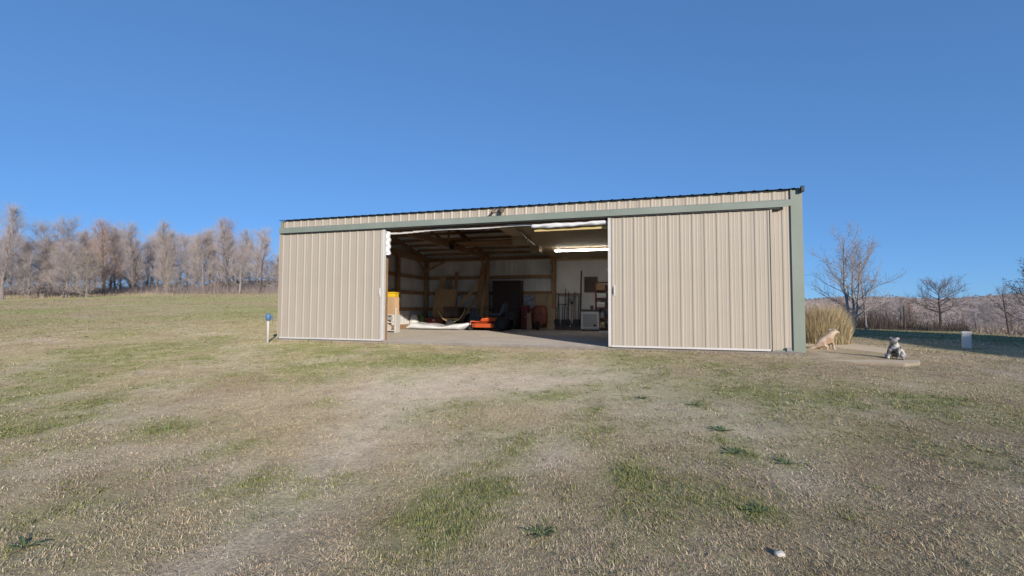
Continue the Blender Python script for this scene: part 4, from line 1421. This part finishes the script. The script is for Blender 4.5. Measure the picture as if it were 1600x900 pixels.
def leaf_mesh(name, tips, seed, n_, size, m, jitter=0.15):
    rg = np.random.RandomState(seed)
    c = tips[rg.randint(0, len(tips), n_)] + rg.normal(0, jitter, (n_, 3))
    a = rg.normal(0, 1, (n_, 3)); a /= np.linalg.norm(a, axis=1)[:, None]
    b = np.cross(a, rg.normal(0, 1, (n_, 3))); b /= np.linalg.norm(b, axis=1)[:, None]
    s = size * rg.uniform(0.6, 1.3, n_)[:, None]
    Vv = np.stack([c - a * s, c + b * s * 0.55, c + a * s, c - b * s * 0.55], 1).reshape(-1, 3)
    q = np.arange(n_)[:, None] * 4
    Fv = np.concatenate([q + np.array([[0, 1, 2]]), q + np.array([[0, 2, 3]])])
    return np_mesh(name, Vv, Fv, m)

VAR = []
for k, (Ht, spread, rise, lo, nl) in enumerate(((9.2, 3.2, 0.4, 0.1, 40), (8.6, 2.8, 0.6, 0.08, 38), (9.4, 2.5, 0.75, 0.12, 40),
                                              (7.8, 3.2, 0.22, 0.05, 38), (9.0, 2.8, 0.5, 0.07, 40), (8.2, 3.0, 0.4, 0.2, 34))):
    t_, c_, tips = bare_tree(100 + k, Ht, 0.13, lo, spread, rise, nl, 7, 7, 1.05, tw_r=0.0064)
    VAR.append((t_.mesh('trunk', M[['bark', 'bark_dark', 'bark', 'bark', 'bark_dark', 'bark_pale'][k]]),
                c_.mesh('crown', M[['twig', 'twig', 'twig', 'twig', 'twig_russet', 'twig'][k]]), Ht, tips))
LEAVES = [leaf_mesh('leaves', VAR[4][3], 5, 1000, 0.05, M['leaf_russet']),
          leaf_mesh('leaves', VAR[3][3], 6, 2200, 0.06, M['leaf_olive'])]

def at_px(u_, d):
    """ground point at right offset u_ (tangent) and forward distance d"""
    p = Vector((CAM.x, CAM.y, 0)) + FW * d + RT * (u_ * d)
    return p.x, p.y

def plant_tree(var, u_, d, h, label, group=None, leaves=None, name='bare_tree', rz=None):
    x_, y_ = at_px(u_, d)
    t = thing(name, label, 'tree', (x_, y_, float(ground_z(x_, y_)) - 0.05), rz if rz is not None else random.uniform(0, 6.28), group)
    s = h / VAR[var][2]
    t.scale = (s * 1.05, s * 1.05, s)
    link('trunk', VAR[var][0], None, t)
    link('crown', VAR[var][1], None, t)
    if leaves is not None:
        link('leaves', LEAVES[leaves], None, t)
    return t
random.seed(11)
GT = 'bare trees along the left field edge'
front = [(-1.085, 50, 10.2, 2, 'tallest bare tree at the far left edge of the treeline', None),
         (-1.0, 54, 8.6, 3, 'low branched bare tree second from the left in the treeline', None),
         (-0.955, 57, 9.4, 0, 'bare tree with a dark forked trunk, third from the left', None),
         (-0.87, 58, 9.0, 4, 'russet tinted bare tree in the left third of the treeline', 0),
         (-0.80, 61, 9.0, 1, 'narrow upright bare tree left of the treeline middle', None),
         (-0.735, 62, 9.6, 2, 'dark stemmed bare tree at the middle of the treeline', None),
         (-0.66, 64, 8.4, 0, 'wide bare tree just right of the treeline middle', None),
         (-0.615, 66, 10.0, 4, 'tall russet bare tree near the right part of the treeline', 0),
         (-0.58, 60, 5.4, 5, 'small pale trunked tree standing in front of the treeline', None),
         (-0.545, 69, 9.0, 1, 'upright bare tree next to the gap in the treeline', None),
         (-0.505, 66, 5.2, 0, 'small bare tree in the gap of the treeline', None),
         (-0.462, 66, 8.7, 4, 'russet leaved tree nearest to the barn left corner', 0),
         (-0.425, 74, 7.4, 1, 'bare tree partly hidden by the barn left edge', None),
         (-0.475, 63, 3.6, 3, 'low olive leaved tree beside the barn left edge', 1),
         (-0.905, 52, 5.2, 3, 'low spreading tree with olive leaves in front of the treeline', 1),
         (-0.72, 60, 3.4, 3, 'short olive bush-like tree at the field edge', 1)]
for (u_, d, h, v_, lb_, lv) in front:
    plant_tree(v_, u_, d, h, lb_, GT, lv)
for i in range(58):
    u_ = -1.24 + 0.84 * (i + random.random()) / 58
    d = random.uniform(60, 84) - 8 * (u_ < -0.9)
    h = random.uniform(7.6, 9.6) * d / 66 * (0.86 if u_ > -0.56 else 0.95)
    if -0.535 < u_ < -0.49:
        h *= 0.55
    v_ = random.choice((0, 1, 2, 3, 4, 0, 1, 3))
    plant_tree(v_, u_, d, h, 'bare leafless tree in the back rows of the left treeline', 'bare trees in the back rows of the left treeline', 0 if random.random() < 0.06 else None)

# trees on the right
def own_tree(name, u_, d, gen, tm, cm, label, leaves=None, zoff=0.0, rz=0.0):
    tr_, cr_, tips = gen
    x_, y_ = at_px(u_, d)
    t = thing(name, label, 'tree', (x_, y_, float(ground_z(x_, y_)) + zoff), rz)
    link('trunk', tr_.mesh('trunk', tm), None, t)
    link('crown', cr_.mesh('crown', cm), None, t)
    if leaves:
        link('leaves', leaf_mesh('leaves', tips, 9, *leaves), None, t)
    return t
own_tree('bare_tree', 0.72, 31, bare_tree(201, 6.5, 0.10, 0.16, 3.2, 0.42, 46, 8, 5, 0.5, stems=3, tw_r=0.0045), M['bark_pale'], M['twig'],
         'tall bare tree with pale stem right of the barn', (160, 0.05, M['leaf_russet'], 0.05), rz=0.4)
own_tree('bare_tree', 0.752, 32, bare_tree(202, 4.9, 0.06, 0.25, 1.6, 0.5, 14, 5, 4, 0.45, tw_r=0.006), M['bark'], M['twig_dark'],
         'slender bare tree right beside the tall pale stemmed tree')
own_tree('bare_tree', 0.908, 36, bare_tree(203, 3.6, 0.10, 0.38, 2.6, 0.12, 22, 8, 5, 0.5, flat=0.02, lean=-0.18, tw_r=0.007), M['bark_dark'], M['twig_dark'],
         'low crooked bare tree with flat spreading crown', rz=2.9)
random.seed(77)
for i in range(44):
    u_ = 0.6 + 0.72 * (i + random.random()) / 44
    plant_tree(random.choice((0, 1, 3, 3, 4)), u_, random.uniform(92, 170), random.uniform(3.2, 6.6), 'small bare tree among the brush beyond the right field', 'small bare trees beyond the right field')
own_tree('bare_tree', 1.055, 40, bare_tree(204, 4.6, 0.07, 0.25, 1.9, 0.4, 16, 5, 4, 0.5, tw_r=0.007), M['bark_dark'], M['twig_dark'],
         'thin bare tree in the field near the right picture edge')
own_tree('bare_tree', 1.115, 34, bare_tree(205, 5.6, 0.10, 0.2, 2.4, 0.25, 20, 6, 5, 0.5, tw_r=0.008), M['bark_dark'], M['twig_dark'],
         'dark branched tree with green needles cut by the right picture edge', (1500, 0.05, M['evergreen'], 0.06))

# ------------------------------------------------------------------ brush, field grass, far woods
def stalks(name, pos, h, w, lean, m, rng, label, cat, segs=2):
    Vb, Fb, _ = blades(pos, rng.uniform(0, 2 * PI, len(pos)), h, w, lean, rng, segs)
    o = link(name, np_mesh(name, Vb, Fb, m))
    return tag(o, label, cat, kind='stuff')

def scatter(u0, u1, d0, d1, n_, rng, p=1.0):
    d = d0 + (d1 - d0) * rng.rand(n_) ** p
    u_ = rng.uniform(u0, u1, n_)
    x_ = CAM.x + FW.x * d + RT.x * u_ * d
    y_ = CAM.y + FW.y * d + RT.y * u_ * d
    return np.stack([x_, y_, ground_z(x_, y_)], 1), u_, d

# thicket at the end of the yard
pts, u_, d = scatter(0.63, 0.97, 33, 39, 6500, rng)
hgt = 0.2 + 2.6 * ss(0.38, 0.75, fbm(pts[:, 0] * 0.8, pts[:, 1] * 0.3, 3)) * rng.rand(len(pts)) ** 0.7 * np.where(u_ > 0.9, 0.5, 1.0)
stalks('thicket', pts, hgt, np.full(len(pts), 0.016), rng.uniform(0, 1.3, len(pts)), M['brush_near'], rng, 'dark brown thicket of stems along the end of the shaded yard', 'thicket', 3)
sn = MB()
x_, y_ = at_px(0.833, 34)
zb = float(ground_z(x_, y_))
sn.tube([(x_, y_, zb - 0.1), (x_ + 0.03, y_, zb + 0.9), (x_ - 0.02, y_, zb + 1.75)], [0.08, 0.065, 0.05], 7)
tag(sn.build('dead_snag', M['bark_dark'], None, smooth=True), 'dark dead stump standing up out of the thicket', 'stump')

# tall pale grass in the field on the right
pts, u_, d = scatter(0.6, 1.75, 39, 105, 30000, rng, 1.2)
stalks('field_grass', pts, rng.uniform(0.3, 0.8, len(pts)), 0.012 + 0.0007 * d, rng.uniform(0.1, 0.8, len(pts)), M['straw_far'], rng, 'tall pale dry grass in the field beyond the yard', 'grass')
# rough grass and brush at the foot of the left treeline
pts, u_, d = scatter(-1.35, -0.38, 48, 80, 30000, rng, 0.9)
keep = (d > 50 + 13 * np.clip((u_ + 1.1) / 0.65, 0, 1))
pts, d, u_ = pts[keep], d[keep], u_[keep]
stalks('rough_grass', pts, rng.uniform(0.15, 0.5, len(pts)), np.full(len(pts), 0.035), rng.uniform(0.1, 0.8, len(pts)), M['straw_far'], rng, 'rough tan grass strip at the foot of the left treeline', 'grass')
pts, u_, d = scatter(-1.35, -0.38, 58, 92, 38000, rng, 0.9)
hgt = 0.4 + 2.9 * fbm(pts[:, 0] * 0.25, pts[:, 1] * 0.25, 3) * rng.rand(len(pts)) ** 0.8
stalks('undergrowth', pts, hgt, np.full(len(pts), 0.03), rng.uniform(0.1, 1.1, len(pts)), M['twig_dark'], rng, 'tangled brown undergrowth between the trunks of the left treeline', 'undergrowth', 3)

# brush and leafless woods running up to the hills
def spiky_woods(name, pos, h, r, m, rng, label, k=16):
    n_ = len(pos)
    a = rng.uniform(0, 2 * PI, (n_, k))
    el = rng.uniform(0.35, 1.4, (n_, k))
    L_ = h[:, None] * rng.uniform(0.55, 1.05, (n_, k))
    root = pos[:, None, :] + np.stack([np.zeros((n_, k)), np.zeros((n_, k)), h[:, None] * rng.uniform(0, 0.35, (n_, k))], 2)
    dirv = np.stack([np.cos(a) * np.cos(el), np.sin(a) * np.cos(el), np.sin(el)], 2)
    tip = root + dirv * L_[:, :, None] * np.array((1.0, 1.0, 0.85))
    sd_ = np.stack([-np.sin(a + 0.6), np.cos(a + 0.6), rng.uniform(-0.2, 0.2, (n_, k))], 2) * (r[:, None, None])
    mid = root + (tip - root) * 0.65
    Vv = np.stack([root, mid - sd_, tip, mid + sd_], 2).reshape(-1, 3)
    q = np.arange(n_ * k)[:, None] * 4
    Fv = np.concatenate([q + np.array([[0, 1, 2]]), q + np.array([[0, 2, 3]])])
    return tag(link(name, np_mesh(name, Vv, Fv, m)), label, 'woods', kind='stuff')
pts, u_, d = scatter(0.45, 1.8, 88, 330, 9000, rng, 1.3)
hgt = (0.8 + 4.5 * rng.rand(len(pts)) * np.clip((d - 60) / 140, 0.3, 1.2)) * (0.35 + 1.1 * fbm(pts[:, 0] * 0.03, pts[:, 1] * 0.03, 3))
spiky_woods('brush_woods', pts, hgt, 0.03 + d * 0.00032, M['brush'], rng, 'leafless brown brushwood between the field and the hills', 20)
iu = rng.randint(0, nu - 1, 14000)
ir = (rng.rand(14000) ** 0.8 * (len(rows) - 1)).astype(int)
fr_, fu = rng.rand(14000), rng.rand(14000)
P00, P10 = HV[ir, iu], HV[ir + 1, iu]
P01 = HV[ir, iu + 1]
pts = P00 + (P10 - P00) * fr_[:, None] + (P01 - P00) * fu[:, None]
spiky_woods('hill_woods', pts, rng.uniform(2.5, 5.5, 14000), rng.uniform(0.18, 0.4, 14000), M['hill'], rng, 'leafless woods covering the distant hills', 12)

# ------------------------------------------------------------------ houses
def house(name, label, x0, x1, y0, y1, zb, eave, ridge, axis, wall, roof_m, windows):
    h = thing(name, label, 'house', ((x0 + x1) / 2, (y0 + y1) / 2, zb))
    hx, hy = (x1 - x0) / 2, (y1 - y0) / 2
    if axis == 'y':
        MB().prism([(-hx, -2.0), (hx, -2.0), (hx, eave), (0, ridge), (-hx, eave)], 'y', -hy, hy).build('wall', wall, h)
        s = (ridge - eave) / hx
        o_ = 0.45
        MB().prism([(-hx - o_, eave - s * o_ + 0.02), (0, ridge + 0.02), (hx + o_, eave - s * o_ + 0.02), (hx + o_, eave - s * o_ + 0.2), (0, ridge + 0.2), (-hx - o_, eave - s * o_ + 0.2)], 'y', -hy - 0.4, hy + 0.4).build('roof', roof_m, h)
    else:
        MB().prism([(-hy, -0.3), (hy, -0.3), (hy, eave), (0, ridge), (-hy, eave)], 'x', -hx, hx).build('wall', wall, h)
        s = (ridge - eave) / hy
        o_ = 0.4
        MB().prism([(-hy - o_, eave - s * o_ + 0.02), (0, ridge + 0.02), (hy + o_, eave - s * o_ + 0.02), (hy + o_, eave - s * o_ + 0.2), (0, ridge + 0.2), (-hy - o_, eave - s * o_ + 0.2)], 'x', -hx - 0.4, hx + 0.4).build('roof', roof_m, h)
    for (a0, b0, w_, h_, face) in windows:
        if face == 'x':
            wn_ = MB().box(-hx - 0.03, -hx - 0.005, a0, a0 + w_, b0, b0 + h_).build('window', M['white'], h)
            MB().box(-hx - 0.036, -hx - 0.031, a0 + 0.08, a0 + w_ - 0.08, b0 + 0.08, b0 + h_ - 0.08).build('pane', M['glass'], wn_)
        else:
            wn_ = MB().box(a0, a0 + w_, -hy - 0.03, -hy - 0.005, b0, b0 + h_).build('window', M['white'], h)
            MB().box(a0 + 0.08, a0 + w_ - 0.08, -hy - 0.036, -hy - 0.031, b0 + 0.08, b0 + h_ - 0.08).build('pane', M['glass'], wn_)
    return h
# the neighbouring house whose shadow lies across the yard
house('neighbouring_house', 'house outside the right picture edge whose shadow crosses the yard', 25.6, 37.6, -18.5, 12.5, -0.4, 3.15, 6.6, 'y',
      M['siding'], M['shingle'], [(-8, 0.9, 1.4, 1.3, 'x'), (-2, 0.9, 1.4, 1.3, 'x'), (5, 0.9, 1.4, 1.3, 'x')])
for (u_, d, w_, lb_, m_) in ((-0.605, 104, 7, 'small white house seen between trunks left of the pale tree', 'siding'), (-0.545, 100, 9, 'pale low house half hidden behind the trees near the gap', 'siding'),
                             (-0.49, 102, 6, 'little tan house glimpsed through the treeline gap', 'card')):
    x_, y_ = at_px(u_, d)
    house('distant_house', lb_, x_ - w_ / 2, x_ + w_ / 2, y_ - 3, y_ + 3, float(ground_z(x_, y_)) - 0.1, 1.9, 3.1, 'x', M[m_], M['shingle'],
          [(-w_ * 0.3, 0.7, 1.1, 0.9, 'y'), (w_ * 0.15, 0.7, 1.1, 0.9, 'y')])

# ------------------------------------------------------------------ lawn blades
def lawn_blades():
    """tufts of blades: every tuft has its own tone, size and lean"""
    rg = np.random.RandomState(21)
    NT, K = 120000, 8
    r = 2.3 * (27.0 / 2.3) ** rg.rand(NT) ** 0.86
    th = rg.uniform(-R(54), R(54), NT)
    x_ = CAM.x + FW.x * r * np.cos(th) + RT.x * r * np.sin(th)
    y_ = CAM.y + FW.y * r * np.cos(th) + RT.y * r * np.sin(th)
    ok = ~((x_ > -0.05) & (x_ < W + 0.1) & (y_ > -0.16) & (y_ < D + 0.5))
    ok &= ~((x_ > 12.3) & (x_ < 14.75) & (y_ > -0.8 + 0.5 * (fbm(x_ * 3, y_ * 3, 2) - 0.5)) & (y_ < 4.9) & (y_ > (x_ - 14.05) * 3.4 - 0.3))
    x_, y_, r = x_[ok], y_[ok], r[ok]
    g_, b_ = lawn_state(x_, y_)
    clump = fbm(x_ * 5 + 3, y_ * 5, 3)
    keep = rg.rand(len(x_)) < np.clip(0.15 + 1.6 * clump - 0.9 * b_ + 0.4 * g_, 0.05, 1)
    x_, y_, r, g_, b_, clump = (q[keep] for q in (x_, y_, r, g_, b_, clump))
    nt = len(x_)
    isg = rg.rand(nt) < np.clip(g_ * 0.72 + 0.03, 0, 0.72)
    size = np.exp(rg.normal(0, 0.32, nt)) * (0.55 + 0.9 * clump)
    size = size * (1 + 0.9 * np.exp(-((y_ + 0.22) / 0.13) ** 2) * ((x_ > -0.1) & (x_ < 12.4) & ((x_ < 3.3) | (x_ > 8.6))))
    lean = rg.uniform(0, 2 * PI, nt)
    tone = rg.uniform(0.78, 1.2, (nt, 1)) * (1 + rg.normal(0, 0.04, (nt, 3)))
    tcol = np.where(isg[:, None], GREEN * tone + np.array((0.05, 0.02, 0.0)) * rg.rand(nt, 1),
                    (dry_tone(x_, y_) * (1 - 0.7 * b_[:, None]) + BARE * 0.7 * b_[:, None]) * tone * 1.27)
    rep_ = lambda q: np.repeat(q, K, axis=0)
    n_ = nt * K
    R_, S_, I_, G2 = rep_(r), rep_(size), rep_(isg), rep_(g_)
    sp = np.where(I_, 0.014, 0.02) * S_ * (1 + 0.06 * R_)
    ang = rg.uniform(0, 2 * PI, n_)
    off = np.abs(rg.normal(0, 1, n_)) * sp
    bx, by = rep_(x_) + off * np.cos(ang), rep_(y_) + off * np.sin(ang)
    h = np.where(I_, rg.uniform(0.013, 0.030, n_) * (0.7 + 0.5 * G2), rg.uniform(0.008, 0.023, n_)) * S_
    wd = (0.0021 + 0.0006 * R_) * rg.uniform(0.7, 1.3, n_)
    bend = np.where(I_, rg.uniform(0.2, 1.1, n_), rg.uniform(0.4, 2.1, n_))
    dx = np.cos(ang) + 0.9 * np.cos(rep_(lean)) + rg.normal(0, 0.5, n_)
    dy = np.sin(ang) + 0.9 * np.sin(rep_(lean)) + rg.normal(0, 0.5, n_)
    base = np.stack([bx, by, ground_z(bx, by) - 0.003], 1)
    Vb, Fb, m_ = blades(base, np.arctan2(dy, dx), h, wd, bend, rg, 2)
    col = rep_(tcol) * rg.uniform(0.85, 1.18, (n_, 1))
    return np_mesh('lawn_grass', Vb, Fb, M['blade'], np.repeat(col, m_, axis=0))
def far_blades():
    rg = np.random.RandomState(5)
    N_ = 130000
    r = rg.uniform(18, 68, N_)
    th = rg.uniform(-R(54), R(54), N_)
    x_ = CAM.x + FW.x * r * np.cos(th) + RT.x * r * np.sin(th)
    y_ = CAM.y + FW.y * r * np.cos(th) + RT.y * r * np.sin(th)
    ok = ((x_ < -0.4) | (x_ > W + 2.6)) & (rg.rand(N_) < 0.2 + 1.3 * fbm(x_ * 0.6, y_ * 0.6, 3))
    x_, y_, r = x_[ok], y_[ok], r[ok]
    n_ = len(x_)
    g_, b_ = lawn_state(x_, y_)
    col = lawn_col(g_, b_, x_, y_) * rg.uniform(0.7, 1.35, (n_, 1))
    base = np.stack([x_, y_, ground_z(x_, y_) - 0.004], 1)
    Vb, Fb, m_ = blades(base, rg.uniform(0, 2 * PI, n_), rg.uniform(0.02, 0.075, n_), 0.006 + 0.0009 * r, rg.uniform(0.3, 1.8, n_), rg, 2)
    return np_mesh('field_lawn_grass', Vb, Fb, M['blade'], np.repeat(col, m_, axis=0))
tag(link('field_lawn_grass', far_blades()), 'rough short grass across the sloping field', 'grass', kind='stuff')
tag(link('lawn_grass', lawn_blades()), 'short half dormant lawn of tan thatch with green tufts', 'grass', kind='stuff')
